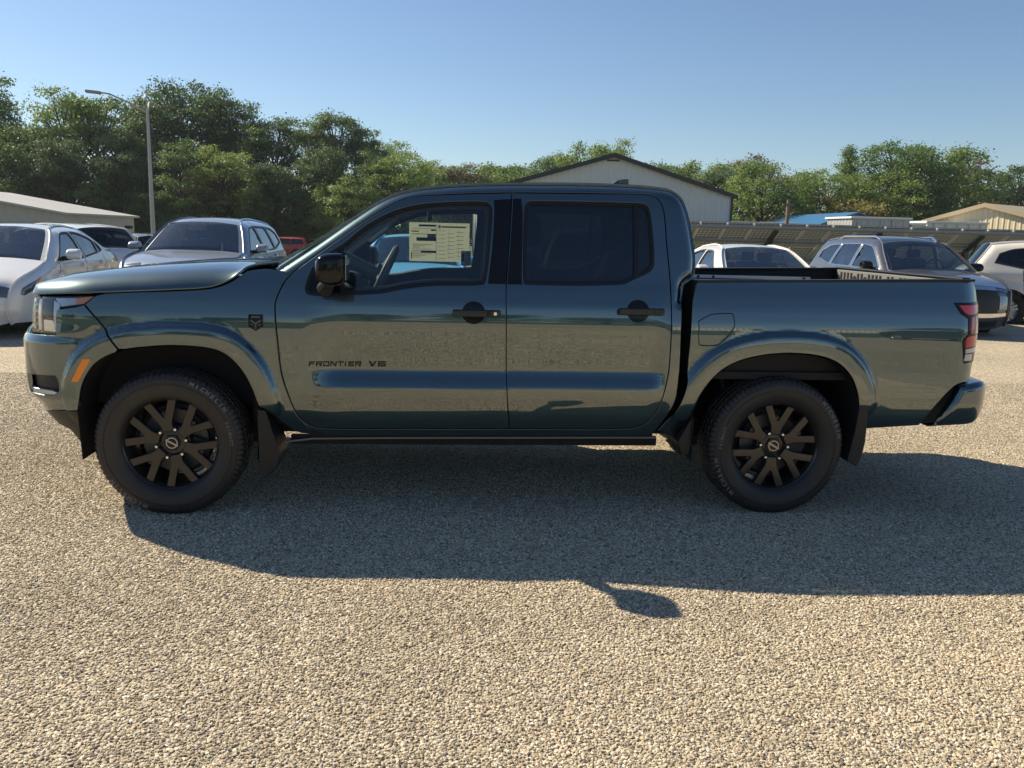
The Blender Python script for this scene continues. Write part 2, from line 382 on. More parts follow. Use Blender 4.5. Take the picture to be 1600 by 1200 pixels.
# ================================================================== trees
def leaf_mat(name, stops, tl=.36):
    m = bpy.data.materials.new(name); m.use_nodes = True; n = m.node_tree.nodes; l = m.node_tree.links; b = n['Principled BSDF']
    at = n.new('ShaderNodeAttribute'); at.attribute_name = 'leafv'; oi = n.new('ShaderNodeObjectInfo')
    ad = n.new('ShaderNodeMath'); ad.operation = 'MULTIPLY_ADD'; ad.inputs[1].default_value = .35; l.new(oi.outputs['Random'], ad.inputs[0]); 
    sc_ = n.new('ShaderNodeMath'); sc_.operation = 'MULTIPLY'; sc_.inputs[1].default_value = .65; l.new(at.outputs['Fac'], sc_.inputs[0]); l.new(sc_.outputs[0], ad.inputs[2])
    r = ramp(n, stops); l.new(ad.outputs[0], r.inputs[0]); l.new(r.outputs[0], b.inputs['Base Color']); b.inputs['Roughness'].default_value = .55; b.inputs['Specular IOR Level'].default_value = .35
    tr = n.new('ShaderNodeBsdfTranslucent'); hs = n.new('ShaderNodeHueSaturation'); hs.inputs['Value'].default_value = 1.5; hs.inputs['Hue'].default_value = .485; l.new(r.outputs[0], hs.inputs['Color']); l.new(hs.outputs[0], tr.inputs[0])
    mx = n.new('ShaderNodeMixShader'); mx.inputs[0].default_value = tl; l.new(b.outputs[0], mx.inputs[1]); l.new(tr.outputs[0], mx.inputs[2]); l.new(mx.outputs[0], n['Material Output'].inputs[0]); return m
LEAF = {'dark': leaf_mat('dark leaves', [(0,(0.037,0.073,0.031)),(.5,(0.066,0.121,0.048)),(1,(0.113,0.178,0.066))]),
        'mid': leaf_mat('green leaves', [(0,(0.053,0.106,0.033)),(.5,(0.099,0.176,0.050)),(1,(0.162,0.243,0.073))]),
        'light': leaf_mat('light leaves', [(0,(0.086,0.149,0.038)),(.5,(0.145,0.230,0.057)),(1,(0.226,0.303,0.084))]),
        'yellow': leaf_mat('yellowing leaves', [(0,(0.106,0.106,0.035)),(.5,(0.200,0.188,0.050)),(1,(0.288,0.250,0.075))]),
        'brown': leaf_mat('thin brown leaves', [(0,(0.075,0.069,0.043)),(.5,(0.131,0.115,0.065)),(1,(0.188,0.156,0.088))])}
bark = mat('bark', (.075,.060,.048), .95, noise=.4, nscale=6)
def crown_mesh(name, seed, H, Wd, base, nleaf, size, lobes=16, shape='round', gap=.0):
    g = np.random.default_rng(seed)
    # lobes: clumps over the crown's volume
    C = []; 
    for i in range(lobes):
        t = (i+.5)/lobes; zc_ = base+(H-base)*(.06+.88*t)
        if shape == 'round': wr = Wd*math.sqrt(max(.05, 1-((t-.45)/.62)**2))
        elif shape == 'cone': wr = Wd*(1.05-t)
        else: wr = Wd*(.55+.45*math.sin(math.pi*min(1,t*1.1)))
        a = i*2.399+g.uniform(-.5,.5); r_ = wr*math.sqrt(g.uniform(.12,.95))
        C.append((r_*math.cos(a), r_*math.sin(a), zc_+g.uniform(-.5,.5), Wd*g.uniform(.16,.34)*(1-.35*t if shape == 'cone' else 1)))
    C = np.array(C); wts = C[:,3]**2; wts /= wts.sum(); idx = g.choice(len(C), nleaf, p=wts)
    # each lobe: twigs on its shell, leaves round each twig
    ntw = nleaf//18; tw_l = g.choice(len(C), ntw, p=wts); d = g.normal(size=(ntw,3)); d /= np.linalg.norm(d,axis=1)[:,None]; d[:,2] = np.where(d[:,2] < -.5, -d[:,2]*.5, d[:,2])
    rr = C[tw_l,3]*g.uniform(.30,1.40,ntw)**.8*np.where(g.uniform(0,1,ntw) < .10, 1.55, 1.); tw = C[tw_l,:3]+d*rr[:,None]*np.array([1.1,1.1,.70])-np.array([0,0,1.])*(.18*rr**2/C[tw_l,3])[:,None]; tv = g.uniform(0,1,ntw)
    k = g.integers(0, ntw, nleaf); P = tw[k]+g.normal(size=(nleaf,3))*np.array([.34,.34,.20])*(size/.20)
    nrm = d[k]*.7+g.normal(size=(nleaf,3))*.7+np.array([0,0,.35]); nrm /= np.linalg.norm(nrm,axis=1)[:,None]
    a = np.cross(nrm, g.normal(size=(nleaf,3))); a /= np.linalg.norm(a,axis=1)[:,None]; b = np.cross(nrm, a)
    s = (size*g.uniform(.55,1.25,nleaf))[:,None]
    Q = np.stack([P-a*s*.6, P+b*s*.42, P+a*s*.6, P-b*s*.42], 1).reshape(-1,3)
    me = bpy.data.meshes.new(name); n4 = nleaf*4
    me.vertices.add(n4); me.vertices.foreach_set('co', Q.ravel()); me.loops.add(n4); me.loops.foreach_set('vertex_index', np.arange(n4)); me.polygons.add(nleaf)
    me.polygons.foreach_set('loop_start', np.arange(0,n4,4)); me.polygons.foreach_set('loop_total', np.full(nleaf,4)); me.update(calc_edges=True)
    at = me.attributes.new('leafv', 'FLOAT', 'FACE'); at.data.foreach_set('value', np.clip(.55*tv[k]+.45*g.uniform(0,1,nleaf),0,1).astype(np.float32))
    return me, C
def trunk_mesh(name, seed, H, base, C, rad):
    g = np.random.default_rng(seed+99); mb = MB()
    lean = g.uniform(-.3,.3,2); top = H*.80
    pts = [(lean[0]*t*t*1.5, lean[1]*t*t*1.5, top*t) for t in np.linspace(0,1,7)]
    mb.tube(pts, [rad*(1.25 if t == 0 else 1)*(1-.82*t) for t in np.linspace(0,1,7)], 8)
    for c in C[::1]:
        t0 = max(.18, min(.85, (c[2]-1.6)/top-.12)); p0 = np.array([lean[0]*t0*t0*1.5, lean[1]*t0*t0*1.5, top*t0])
        mid = p0*.5+c[:3]*.5+np.array([0,0,-.3]); mb.tube([p0, mid, c[:3]], [rad*.42*(1-t0*.5), rad*.25, rad*.06], 5)
        for q in range(2):
            d = g.normal(size=3)*c[3]*.55; mb.tube([mid, (mid+c[:3])/2+d*.5, c[:3]+d], [rad*.16, rad*.10, rad*.03], 4)
    me = bpy.data.meshes.new(name); me.from_pydata([tuple(map(float,q)) for q in mb.v], [], mb.f); me.polygons.foreach_set('use_smooth', np.ones(len(me.polygons), bool)); me.materials.append(bark); return me
KINDS = {}
def kind(key, seed, H, Wd, base, nleaf, size, lobes, shape, rad, lm):
    cm, C = crown_mesh('crown', seed, H, Wd, base, nleaf, size, lobes, shape); cm.materials.append(LEAF[lm]); KINDS[key] = (cm, trunk_mesh('trunk', seed, H, base, C, rad), H)
kind('oak_a', 1, 16, 4.6, 2.0, 24000, .20, 56, 'round', .32, 'dark'); kind('oak_b', 2, 16, 4.0, 2.5, 20000, .20, 52, 'tall', .30, 'dark'); kind('oak_c', 3, 15, 5.0, 2.0, 21000, .20, 54, 'round', .33, 'mid')
kind('maple', 4, 11, 4.4, 1.2, 21000, .195, 50, 'round', .25, 'light'); kind('pine', 5, 16, 3.4, 2.0, 16000, .19, 54, 'cone', .26, 'mid'); kind('shrub', 6, 6, 2.6, .4, 7000, .22, 14, 'round', .12, 'yellow')
kind('thin', 8, 12, 3.6, 2.5, 8000, .19, 42, 'tall', .20, 'brown'); kind('locust', 9, 14, 4.2, 2.5, 15500, .195, 46, 'round', .26, 'light'); kind('slim', 10, 16, 3.0, 3.0, 12500, .195, 44, 'tall', .24, 'mid')
def tree(key, x, y, H, label, group, rz=None, wide=1.):
    cm, tm_, H0 = KINDS[key]; s = H/H0
    r = empty({'pine':'pine_tree','shrub':'shrub'}.get(key, 'tree'), (x, y, gz_(y) if y > 0 else 0), random.uniform(0,6.28) if rz is None else rz, label, 'shrub' if key == 'shrub' else 'tree', group)
    r.scale = (s**.85*wide, s**.85*wide, s)
    for nm, me in (('crown', cm), ('trunk', tm_)):
        o = bpy.data.objects.new(nm, me); COL.objects.link(o); o.parent = r
    return r
def pix(px, y, py=None):
    """x on the vertical plane y seen at photograph column px"""
    d = _f+_r2*((px-800)/1325.26)+_u2*((600-(py or 360))/1325.26); t = (y-CAM['y'])/d.y; return CAM['x']+t*d.x
def zat(px, py, y):
    d = _f+_r2*((px-800)/1325.26)+_u2*((600-py)/1325.26); t = (y-CAM['y'])/d.y; return CAM['z']+t*d.z
ordn = ['first','second','third','fourth','fifth','sixth','seventh','eighth','ninth','tenth','eleventh','twelfth','thirteenth','fourteenth','fifteenth','sixteenth','seventeenth','eighteenth']
front = [(-28,135,'oak_a',88),(6,122,'slim',92),(40,190,'oak_c',84),(82,200,'slim',83),(118,150,'locust',87),(160,148,'oak_c',89),(200,190,'slim',84),(228,150,'pine',93),(262,158,'oak_b',88),(296,128,'oak_a',93),(335,140,'slim',90),(368,150,'oak_b',92),(400,195,'slim',87),(436,182,'oak_b',90),(492,180,'slim',93),(528,176,'oak_b',90),(566,196,'slim',90),(604,225,'locust',88)]
for i, (px, py, key, y) in enumerate(front):
    H = zat(px, py, y)-gz_(y); tree(key, pix(px,y), y, H*1.03, f'{ordn[i]} tall leafy tree from the left end of the wood behind the lot', 'tall trees of the wood behind the lot')
low = [(18,222,'slim',78),(60,262,'thin',80),(104,218,'oak_b',79),(150,285,'slim',77),(192,242,'oak_b',80),(238,300,'oak_c',78),(286,222,'slim',77),(318,270,'thin',79),(352,236,'locust',80),(398,290,'slim',78),(428,258,'oak_b',80),(462,292,'slim',79),(505,232,'oak_b',81),(548,282,'maple',78),(585,242,'slim',82),(628,244,'locust',81)]
for i, (px, py, key, y) in enumerate(low):
    H = zat(px, py, y)-gz_(y); tree(key, pix(px,y), y, H*1.05, f'{ordn[i]} lower tree from the left along the front edge of the wood', 'lower trees along the edge of the wood', None, 1.05)
midt = [(655,268,'maple',96),(690,258,'locust',100),(722,262,'thin',98),(752,264,'maple',102),(785,260,'oak_c',104),(818,264,'maple',100)]
for i, (px, py, key, y) in enumerate(midt):
    H = zat(px, py, y)-gz_(y); tree(key, pix(px,y), y, H*1.05, f'{ordn[i]} low bright tree from the left between the wood and the gabled building', 'low trees behind the truck roof', None, 1.2)
for i, (px, py, key, y, wd) in enumerate([(868,236,'oak_c',96,.8),(908,228,'maple',94,.85),(950,222,'locust',98,.8)]):
    H = zat(px, py, y)-gz_(y); tree(key, pix(px,y), y, H*1.02, f'{ordn[i]} tree from the left poking above the gabled roof', 'trees above the gabled roof', None, wd)
right = [(1045,252,'oak_c',110,'dull green tree rising just right of the gable peak'),(1090,258,'maple',108,'light tree over the right slope of the gabled roof'),(1128,264,'oak_a',104,'dark tree behind the right eave of the gabled building'),(1172,246,'thin',112,'tall thin brownish tree behind the bright round tree'),
         (1190,258,'maple',84,'bright green rounded tree beside the gabled building'),(1232,272,'thin',96,'brownish thin tree behind the wooden pole'),(1262,286,'pine',86,'small light pine right of the wooden pole'),(1316,226,'pine',92,'tall dark pine with a flat top'),(1290,268,'locust',88,'pale feathery tree in front of the tall pine'),(1322,300,'shrub',82,'yellowing shrub above the blue roof'),
         (1395,220,'oak_c',90,'biggest spreading tree above the white roof units'),(1452,235,'maple',92,'broad rounded tree right of the biggest tree'),(1375,270,'maple',87,'low leafy tree under the left side of the biggest tree'),(1435,290,'oak_a',86,'low dark tree behind the ridge of the cream building'),(1505,252,'thin',100,'see-through grey tree left of the open sky gap'),(1536,292,'oak_a',104,'low dark tree in the dip near the right edge'),(1592,254,'oak_b',92,'dark tree cut off by the right edge of the picture'),(1570,300,'thin',96,'low thin tree behind the cream gable')]
for px, py, key, y, lb in right:
    H = zat(px, py, y)-gz_(y); tree(key, pix(px,y), y, H*1.03, lb, 'trees behind the right-hand buildings', None, 1.15 if key != 'pine' else .95)
# trees across the road behind the photographer, mirrored in the doors
for i in range(16):
    x = -75+i*10+random.uniform(-3,3)
    if 16 < x < 40: continue
    tree(random.choice(['oak_a','oak_c','maple','oak_b']), x*.8, -52+random.uniform(-5,5), random.uniform(6,10), f'{ordn[i]} tree of the row behind the photographer, mirrored in the truck doors', 'tree row mirrored in the truck', None, 1.5)
# understorey that fills the foot of the wood
g = np.random.default_rng(21); nl = 60000; X = g.uniform(-62,-1,nl); Yv = g.uniform(84,97,nl); hz = 4.2+1.8*np.sin(X*.35)+1.1*np.sin(X*.9+1); Z = g.uniform(0,1,nl)**.8*hz+np.array([gz_(q) for q in Yv])
P = np.stack([X,Yv,Z],1); nrm = g.normal(size=(nl,3))+np.array([0,-.6,.4]); nrm /= np.linalg.norm(nrm,axis=1)[:,None]; a = np.cross(nrm, g.normal(size=(nl,3))); a /= np.linalg.norm(a,axis=1)[:,None]; b = np.cross(nrm,a); s = g.uniform(.16,.34,nl)[:,None]
Q = np.stack([P-a*s*.7,P+b*s*.5,P+a*s*.7,P-b*s*.5],1).reshape(-1,3)
us = mesh_obj('undergrowth', Q, np.arange(nl*4).reshape(-1,4), LEAF['dark'], None, False); at = us.data.attributes.new('leafv','FLOAT','FACE'); at.data.foreach_set('value', g.uniform(0,.8,nl).astype(np.float32))
tag(us, 'dark undergrowth filling the foot of the wood', 'undergrowth', kind='stuff')

# ================================================================== buildings
def ribbed(mb, p0, p1, z0, ztop, step=.4, depth=.03):
    """a ribbed metal wall from p0 to p1 (ground points), ztop(t) the height along it"""
    p0 = np.array(p0, float); p1 = np.array(p1, float); L = np.linalg.norm(p1-p0); d = (p1-p0)/L; nrm = np.array([d[1],-d[0]]); n = max(2, int(L/step)); ts = []
    for i in range(n):
        for f_, o_ in ((0,0),(.12,depth),(.30,depth),(.42,0)): ts.append(((i+f_)/n, o_))
    ts.append((1.,0)); V = []; F = []
    for t, o_ in ts:
        q = p0+(p1-p0)*t+nrm*o_; V += [(q[0],q[1],z0),(q[0],q[1],ztop(t))]
    for i in range(len(ts)-1): F.append((2*i,2*i+2,2*i+3,2*i+1))
    mb.add(V, F)
beige_metal = mat('beige metal siding', (.62,.63,.61), .55, noise=.08, nscale=.6); cream_metal = mat('cream metal siding', (.66,.58,.40), .55, noise=.08, nscale=.5); grey_roof = mat('pale metal roof', (.50,.50,.48), .45, noise=.1, nscale=.4)
dark_trim = mat('dark trim', (.030,.032,.035), .5); tan_roof = mat('tan metal roof', (.40,.33,.22), .5); blue_roof = mat('blue metal roof', (.035,.14,.30), .45); white_paint = mat('white painted metal', (.72,.72,.70), .5, noise=.06, nscale=2)
def shed(name, label, x0, x1, y0, y1, eave, ridge, wall, roof, trim=None, along='y', base=None, ov=.3):
    """gabled shed; along='y': gable faces the camera"""
    zb = base if base is not None else gz_(y1); r = empty(name, ((x0+x1)/2,(y0+y1)/2,zb), 0, label, 'building'); cx_, cy_ = (x0+x1)/2, (y0+y1)/2; org = (cx_,cy_,zb)
    if along == 'y': tops = [lambda t: eave+(ridge-eave)*(1-abs(2*t-1)), lambda t: eave]
    else: tops = [lambda t: eave, lambda t: eave+(ridge-eave)*(1-abs(2*t-1))]
    for a, b_, tp in (((x0,y0),(x1,y0),tops[0]),((x1,y0),(x1,y1),tops[1]),((x1,y1),(x0,y1),tops[0]),((x0,y1),(x0,y0),tops[1])):
        mb = MB(); ribbed(mb, a, b_, zb, tp); mb.build('wall', wall, r, org=org)
    sl_ = (ridge-eave)/((x1-x0)/2 if along == 'y' else (y1-y0)/2)
    for s in (-1,1):
        mb = MB()
        if along == 'y':
            xe = cx_+s*((x1-x0)/2+ov); ze = eave-sl_*ov+.03; P = [(cx_,y0-ov,ridge+.03),(xe,y0-ov,ze),(xe,y1+ov,ze),(cx_,y1+ov,ridge+.03)]
        else:
            ye_ = cy_+s*((y1-y0)/2+ov); ze = eave-sl_*ov+.03; P = [(x0-ov,cy_,ridge+.03),(x0-ov,ye_,ze),(x1+ov,ye_,ze),(x1+ov,cy_,ridge+.03)]
        mb.add(P+[(a_,b2,c_+.12) for a_,b2,c_ in P], [(0,1,2,3),(4,7,6,5),(0,4,5,1),(1,5,6,2),(2,6,7,3),(3,7,4,0)]); mb.build('roof', roof, r, org=org)
        if trim is not None:
            if along == 'y':
                xe = cx_+s*((x1-x0)/2+ov); a_ = np.array([cx_,y0-ov-.06,ridge+.02]); b2 = np.array([xe,y0-ov-.06,eave-sl_*ov+.02])
                MB().add([tuple(a_-[0,0,.16]),tuple(b2-[0,0,.16]),tuple(b2+[0,0,.16]),tuple(a_+[0,0,.16])]+[tuple(q+np.array([0,.05,dz])) for q,dz in ((a_,-.16),(b2,-.16),(b2,.16),(a_,.16))],[(0,1,2,3),(7,6,5,4),(0,4,5,1),(1,5,6,2),(2,6,7,3),(3,7,4,0)]).build('gable_trim', trim, r, org=org)
                MB().box((xe-s*.34-.08,y0-.09,zb),(xe-s*.34+.08,y0-.04,eave)).build('corner_trim', trim, r, org=org)
            else:
                ye_ = cy_+s*((y1-y0)/2+ov); MB().box((x0-ov,ye_-.05,eave-sl_*ov-.13),(x1+ov,ye_+.05,eave-sl_*ov+.17)).build('eave_trim', trim, r, org=org)
                for xx in (x0-ov, x1+ov):
                    a_ = np.array([xx-.03,cy_,ridge+.02]); b2 = np.array([xx-.03,ye_,eave-sl_*ov+.02]); q = np.array([.06,0,0])
                    MB().add([tuple(a_-[0,0,.14]),tuple(b2-[0,0,.14]),tuple(b2+[0,0,.16]),tuple(a_+[0,0,.16])]+[tuple(p_+q+np.array([0,0,dz])) for p_,dz in ((a_,-.14),(b2,-.14),(b2,.16),(a_,.16))],[(0,1,2,3),(7,6,5,4),(0,4,5,1),(1,5,6,2),(2,6,7,3),(3,7,4,0)]).build('gable_trim', trim, r, org=org)
    return r, org
# centre gable
y = 58; xl = pix(763,y); xr = pix(1141,y); zr = zat(953,243,y); ze = zat(1141,307,y)
b1, og = shed('metal_building', 'large grey metal building with a low dark-trimmed gable behind the truck', xl, xr, y, y+34, ze, zr, beige_metal, grey_roof, dark_trim, 'y')
MB().box((pix(953,y)-.45,y-.08,zat(953,252,y)),(pix(953,y)+.45,y-.03,zat(953,249.5,y))).build('gable_vent', dark_trim, b1, org=og)
# left shed: gable end towards the left, long side running away
y = 46; xc = pix(95,y); xe_ = pix(198,66)
zev = zat(95,335,y)
b2, og = shed('storage_shed', 'long beige metal shed behind the white cars at the left', xc-16, xc+.2, y, y+11, zev, zev+1.3, mat('tan metal siding',(.52,.49,.42),.55,noise=.08,nscale=.6), grey_roof, None, 'y')
MB().box((xc-5.2,y-.07,gz_(y)),(xc-1.2,y-.035,zat(60,348,y))).build('roller_door', mat('pale door',(.45,.43,.37),.5), b2, org=og)
MB().tube([(xc-6.6,y+3,zev+.5),(xc-6.6,y+3,zev+1.9)], .14, 10).tube([(xc-6.6,y+3,zev+1.9),(xc-6.6,y+3,zev+2.15)], .20, 10).build('flue_pipe', grey_roof, b2, True, og)
for yy in (y+2,y+9.5): MB().box((xc+.2,yy-.25,zev-.75),(xc+.55,yy+.25,zev-.55)).build('wall_lamp', dark_trim, b2, org=og)
# right: cream building, blue roof, low white roofs and roof units
y = 62; x0 = pix(1447,y); zev = zat(1447,346,y)
cb, og = shed('cream_building', 'cream metal building with a tan-edged roof at the right edge', x0, x0+9, y, y+24, zev, zat(1545,321,y-3.8), cream_metal, tan_roof, tan_roof, 'y')
cb.rotation_euler = (0,0,R(-58)); cb.location = (x0+12.56, y+2.54, cb.location.z)
y = 66; x0 = pix(1285,y); x1 = pix(1388,y); zb_ = zat(1300,352,y)
shed('blue_roof_building', 'small building with a bright blue sloping metal roof', x0, x1, y, y+14, zat(1262,350,y), zat(1336,334,y), mat('grey blue siding',(.16,.20,.25),.6), blue_roof, None, 'y')
y = 56
for k, (p0, p1, q0, q1, nm, lb) in enumerate([(1145,1240,345.5,352,'flat_roof_building','long low white flat roof between the gabled building and the blue roof'),(1330,1420,338,352,'roof_unit','pale boxy metal unit on the low roof right of the blue roof'),(1424,1442,349,354,'roof_vent','small white vent box next to the cream building'),(1448,1540,345,355,'duct_housing','long pale duct housing in front of the cream building')]):
    xa, xb = pix(p0,y), pix(p1,y); za = zat(p0,q0,y); zb2 = gz_(y)
    r = empty(nm, ((xa+xb)/2,y+2,zb2), 0, lb, ['building','roof unit','vent','duct'][k]); og = ((xa+xb)/2,y+2,zb2)
    mb = MB(); ribbed(mb, (xa,y), (xb,y), zb2, lambda t: za-.15, .5, .04); ribbed(mb, (xb,y), (xb,y+4), zb2, lambda t: za-.15, .5, .04); ribbed(mb, (xa,y+4), (xa,y), zb2, lambda t: za-.15, .5, .04); mb.build('wall', white_paint if k != 1 else mat('galvanised', (.42,.44,.45), .5, .3, noise=.2, nscale=3), r, org=og)
    MB().box((xa-.15,y-.15,za-.15),(xb+.15,y+4.2,za)).build('roof', white_paint, r, org=og, bevel=.03)
    if k in (1,3):
        for j in range(5): MB().box((xa+(xb-xa)*(j+.5)/5-.05,y-.07,zb2),(xa+(xb-xa)*(j+.5)/5+.05,y-.045,za-.2)).build('panel_seam', grey_roof, r, org=og)
# long low building behind the photographer, mirrored in the bed side
r, og = shed('roadside_building', 'low white building behind the photographer, mirrored in the bed side', 14, 34, -58, -48, 3.4, 4.6, white_paint, grey_roof, None, 'x', 0.)

# ================================================================== lamp post, pole
y = 42; xb = pix(240,y,372); zt = zat(229,170,y); galv = mat('galvanised pole', (.42,.41,.38), .5, .4)
lp = empty('lamp_post', (xb,y,gz_(y)), 0, 'tall pale lamp post with arched arms in front of the wood', 'lamp post'); og = (xb,y,gz_(y))
MB().tube([(xb,y,gz_(y)),(xb,y,zt)], [.13,.065], 12).build('pole', galv, lp, True, og)
MB().tube([(xb,y,zt),(xb,y,zt+1.2)], [.03,.015], 6).build('finial', galv, lp, True, og)
for dx, dy in ((-2.15,-.4),(-.85,3.0)):
    a_ = MB().tube([(xb,y,zt-.2),(xb+dx*.4,y+dy*.4,zt+.25),(xb+dx*.8,y+dy*.8,zt+.62),(xb+dx,y+dy,zt+.66)], [.05,.045,.04,.04], 8).build('arm', galv, lp, True, og)
    L_ = math.hypot(dx,dy); ux, uy = dx/L_, dy/L_
    MB().obox((xb+dx+ux*.30,y+dy+uy*.30,zt+.66), (ux*.36,uy*.36,.02), (-uy*.16,ux*.16,0), (0,0,.07)).build('lamp_head', mat('lamp head', (.30,.28,.26), .5), a_, org=og, bevel=.04)
y = 54; xp = pix(1228,y); up = empty('utility_pole', (xp,y,gz_(y)), 0, 'short weathered wooden pole in front of the trees', 'pole')
og = (xp,y,gz_(y)); MB().tube([(xp,y,gz_(y)),(xp+.03,y,zat(1228,312,y))], [.16,.12], 10).build('pole', mat('weathered wood', (.20,.155,.115), .9, noise=.3, nscale=5), up, True, og)
MB().box((xp-.4,y-.12,zat(1228,320,y)-.08),(xp+.4,y-.02,zat(1228,320,y)+.08)).build('cross_arm', MATS['weathered wood'], up, org=og)

# ================================================================== solar array: panels tilt away, we see their backs
def panel_back():
    m = bpy.data.materials.new('solar panel back'); m.use_nodes = True; n = m.node_tree.nodes; l = m.node_tree.links; b = n['Principled BSDF']
    tc = n.new('ShaderNodeTexCoord'); br = n.new('ShaderNodeTexBrick'); br.offset = 0; br.inputs['Scale'].default_value = 1; br.inputs['Brick Width'].default_value = .165; br.inputs['Row Height'].default_value = .165; br.inputs['Mortar Size'].default_value = .012
    br.inputs['Color1'].default_value = (.19,.20,.195,1); br.inputs['Color2'].default_value = (.22,.23,.22,1); br.inputs['Mortar'].default_value = (.62,.64,.60,1)
    l.new(tc.outputs['Object'], br.inputs['Vector']); l.new(br.outputs[0], b.inputs['Base Color']); b.inputs['Roughness'].default_value = .3
    tl = n.new('ShaderNodeBsdfTranslucent'); tl.inputs[0].default_value = (.42,.44,.42,1); mx = n.new('ShaderNodeMixShader'); l.new(br.outputs['Fac'], mx.inputs[0]); l.new(b.outputs[0], mx.inputs[1]); l.new(tl.outputs[0], mx.inputs[2]); l.new(mx.outputs[0], n['Material Output'].inputs[0]); return m
pb = panel_back(); sframe = mat('array frame', (.26,.29,.29), .5, .2); spost = mat('array post', (.07,.075,.075), .5, .4)
pw, ph = 1.05, 1.72; tilt = R(31)
pme = bpy.data.meshes.new('panel'); mbp = MB().box((-pw/2+.015,-ph/2+.015,-.012),(pw/2-.015,ph/2-.015,.012)); pme.from_pydata(mbp.v, [], mbp.f); pme.materials.append(pb)
rme = bpy.data.meshes.new('rafter'); mbp = MB().box((-.035,-ph*1.02,-.10),(.035,ph*1.02,-.03)); rme.from_pydata(mbp.v, [], mbp.f); rme.materials.append(mat('bright rafter', (.62,.63,.63), .5, .0))
for row, (y, px0, px1, ztop, lb) in enumerate([(28,1010,1680,2.13,'front row of tilted solar panels seen from behind'),(37,1010,1700,1.95,'second row of solar panels showing beneath the front row')]):
    x0 = pix(px0,y); x1 = pix(px1,y); ncol = int((x1-x0)/pw); zt = ztop
    r = empty('solar_array', ((x0+x1)/2, y, gz_(y)), 0, lb, 'solar panels', 'solar panel rows')
    L2 = ph*2; 
    for i in range(ncol):
        xx = x0+pw*(i+.5)-(x0+x1)/2
        for k in range(2):
            c = ph*(k+.5); o = bpy.data.objects.new('panel', pme); COL.objects.link(o); o.parent = r; o.location = (xx, c*math.cos(tilt), zt-gz_(y)-c*math.sin(tilt)); o.rotation_euler = (-tilt,0,0)
        o = bpy.data.objects.new('rafter', rme); COL.objects.link(o); o.parent = r; o.location = (xx-pw/2, ph*math.cos(tilt), zt-gz_(y)-ph*math.sin(tilt)); o.rotation_euler = (-tilt,0,0)
    for c in (.08, ph*.62, ph*1.45, 2*ph-.1):
        MB().obox((0,c*math.cos(tilt),zt-gz_(y)-c*math.sin(tilt)-.13), ((x1-x0)/2,0,0), (0,.05,-.03), (0,.03,.05)).build('purlin', sframe, r)
    for i in range(0, ncol, 4):
        xx = x0+pw*(i+.9)-(x0+x1)/2; yy = ph*.75*math.cos(tilt); zz_ = zt-gz_(y)-ph*.75*math.sin(tilt)
        MB().box((xx-.08,yy-.08,0),(xx+.08,yy+.08,zz_-.15)).build('post', spost, r)
        MB().obox((xx,ph*math.cos(tilt),zt-gz_(y)-ph*math.sin(tilt)-.22), (.06,0,0), (0,ph*.95*math.cos(tilt),-ph*.95*math.sin(tilt)), (0,.04,.06)).build('main_beam', spost, r)
        MB().tube([(xx,yy,zz_*.45),(xx,yy-ph*.55*math.cos(tilt),zz_+ph*.55*math.sin(tilt)-.2)], .04, 6).build('brace', spost, r, True)

# ================================================================== air
hz_m = bpy.data.materials.new('air'); hz_m.use_nodes = True; n = hz_m.node_tree.nodes; n.remove(n['Principled BSDF']); pv = n.new('ShaderNodeVolumePrincipled'); pv.inputs['Color'].default_value = (.80,.88,1,1); pv.inputs['Density'].default_value = .00022; pv.inputs['Anisotropy'].default_value = .2
hz_m.node_tree.links.new(pv.outputs[0], n['Material Output'].inputs['Volume'])
tag(MB().box((-130,-125,-4),(130,170,21)).build('haze', hz_m), 'thin pale summer haze over the lot and trees', 'haze', kind='stuff')
# ================================================================== the pickup truck
W_T = 1.85; MID = W_T/2
TR = empty('pickup_truck', (0, MID, 0), 0, 'dark green four-door pickup truck with black wheels parked side-on across the gravel', 'pickup truck')
ORG = (0, MID, 0)
_zk = [.28,.38,.46,.56,.685,.775,.86,.95,1.02,1.10,1.18,1.25,1.45,1.72,1.84]
_band = hermite([.28,.38,.46,.56,.672,.685,.694,.766,.775,.79,.86,.95,1.02,1.10,1.18,1.25,1.45,1.72,1.84], [.17,.118,.086,.0605,.0462,.0460,.0485,.0778,.0802,.0795,.0722,.0632,.0572,.0640,.085,.108,.168,.258,.32])
_flat = hermite(_zk, [.19,.148,.110,.074,.057,.055,.054,.052,.054,.066,.086,.108,.168,.258,.32])
ARCH_R = resample([(1.143,.557),(1.187,.683),(1.28,.798),(1.401,.861),(1.587,.895),(1.781,.89),(1.911,.854),(1.997,.782),(2.045,.691),(2.062,.628)], .02, False)
ARCH_F = resample([(-2.042,.562),(-2.012,.69),(-1.94,.80),(-1.822,.862),(-1.687,.886),(-1.525,.895),(-1.354,.878),(-1.277,.837),(-1.21,.756),(-1.165,.657),(-1.145,.581)], .02, False)
_fl = hermite([0,.010,.050,.078,.094,.110,.120,.14], [.030,.0325,.0325,.0305,.0260,.0075,.0008,0])
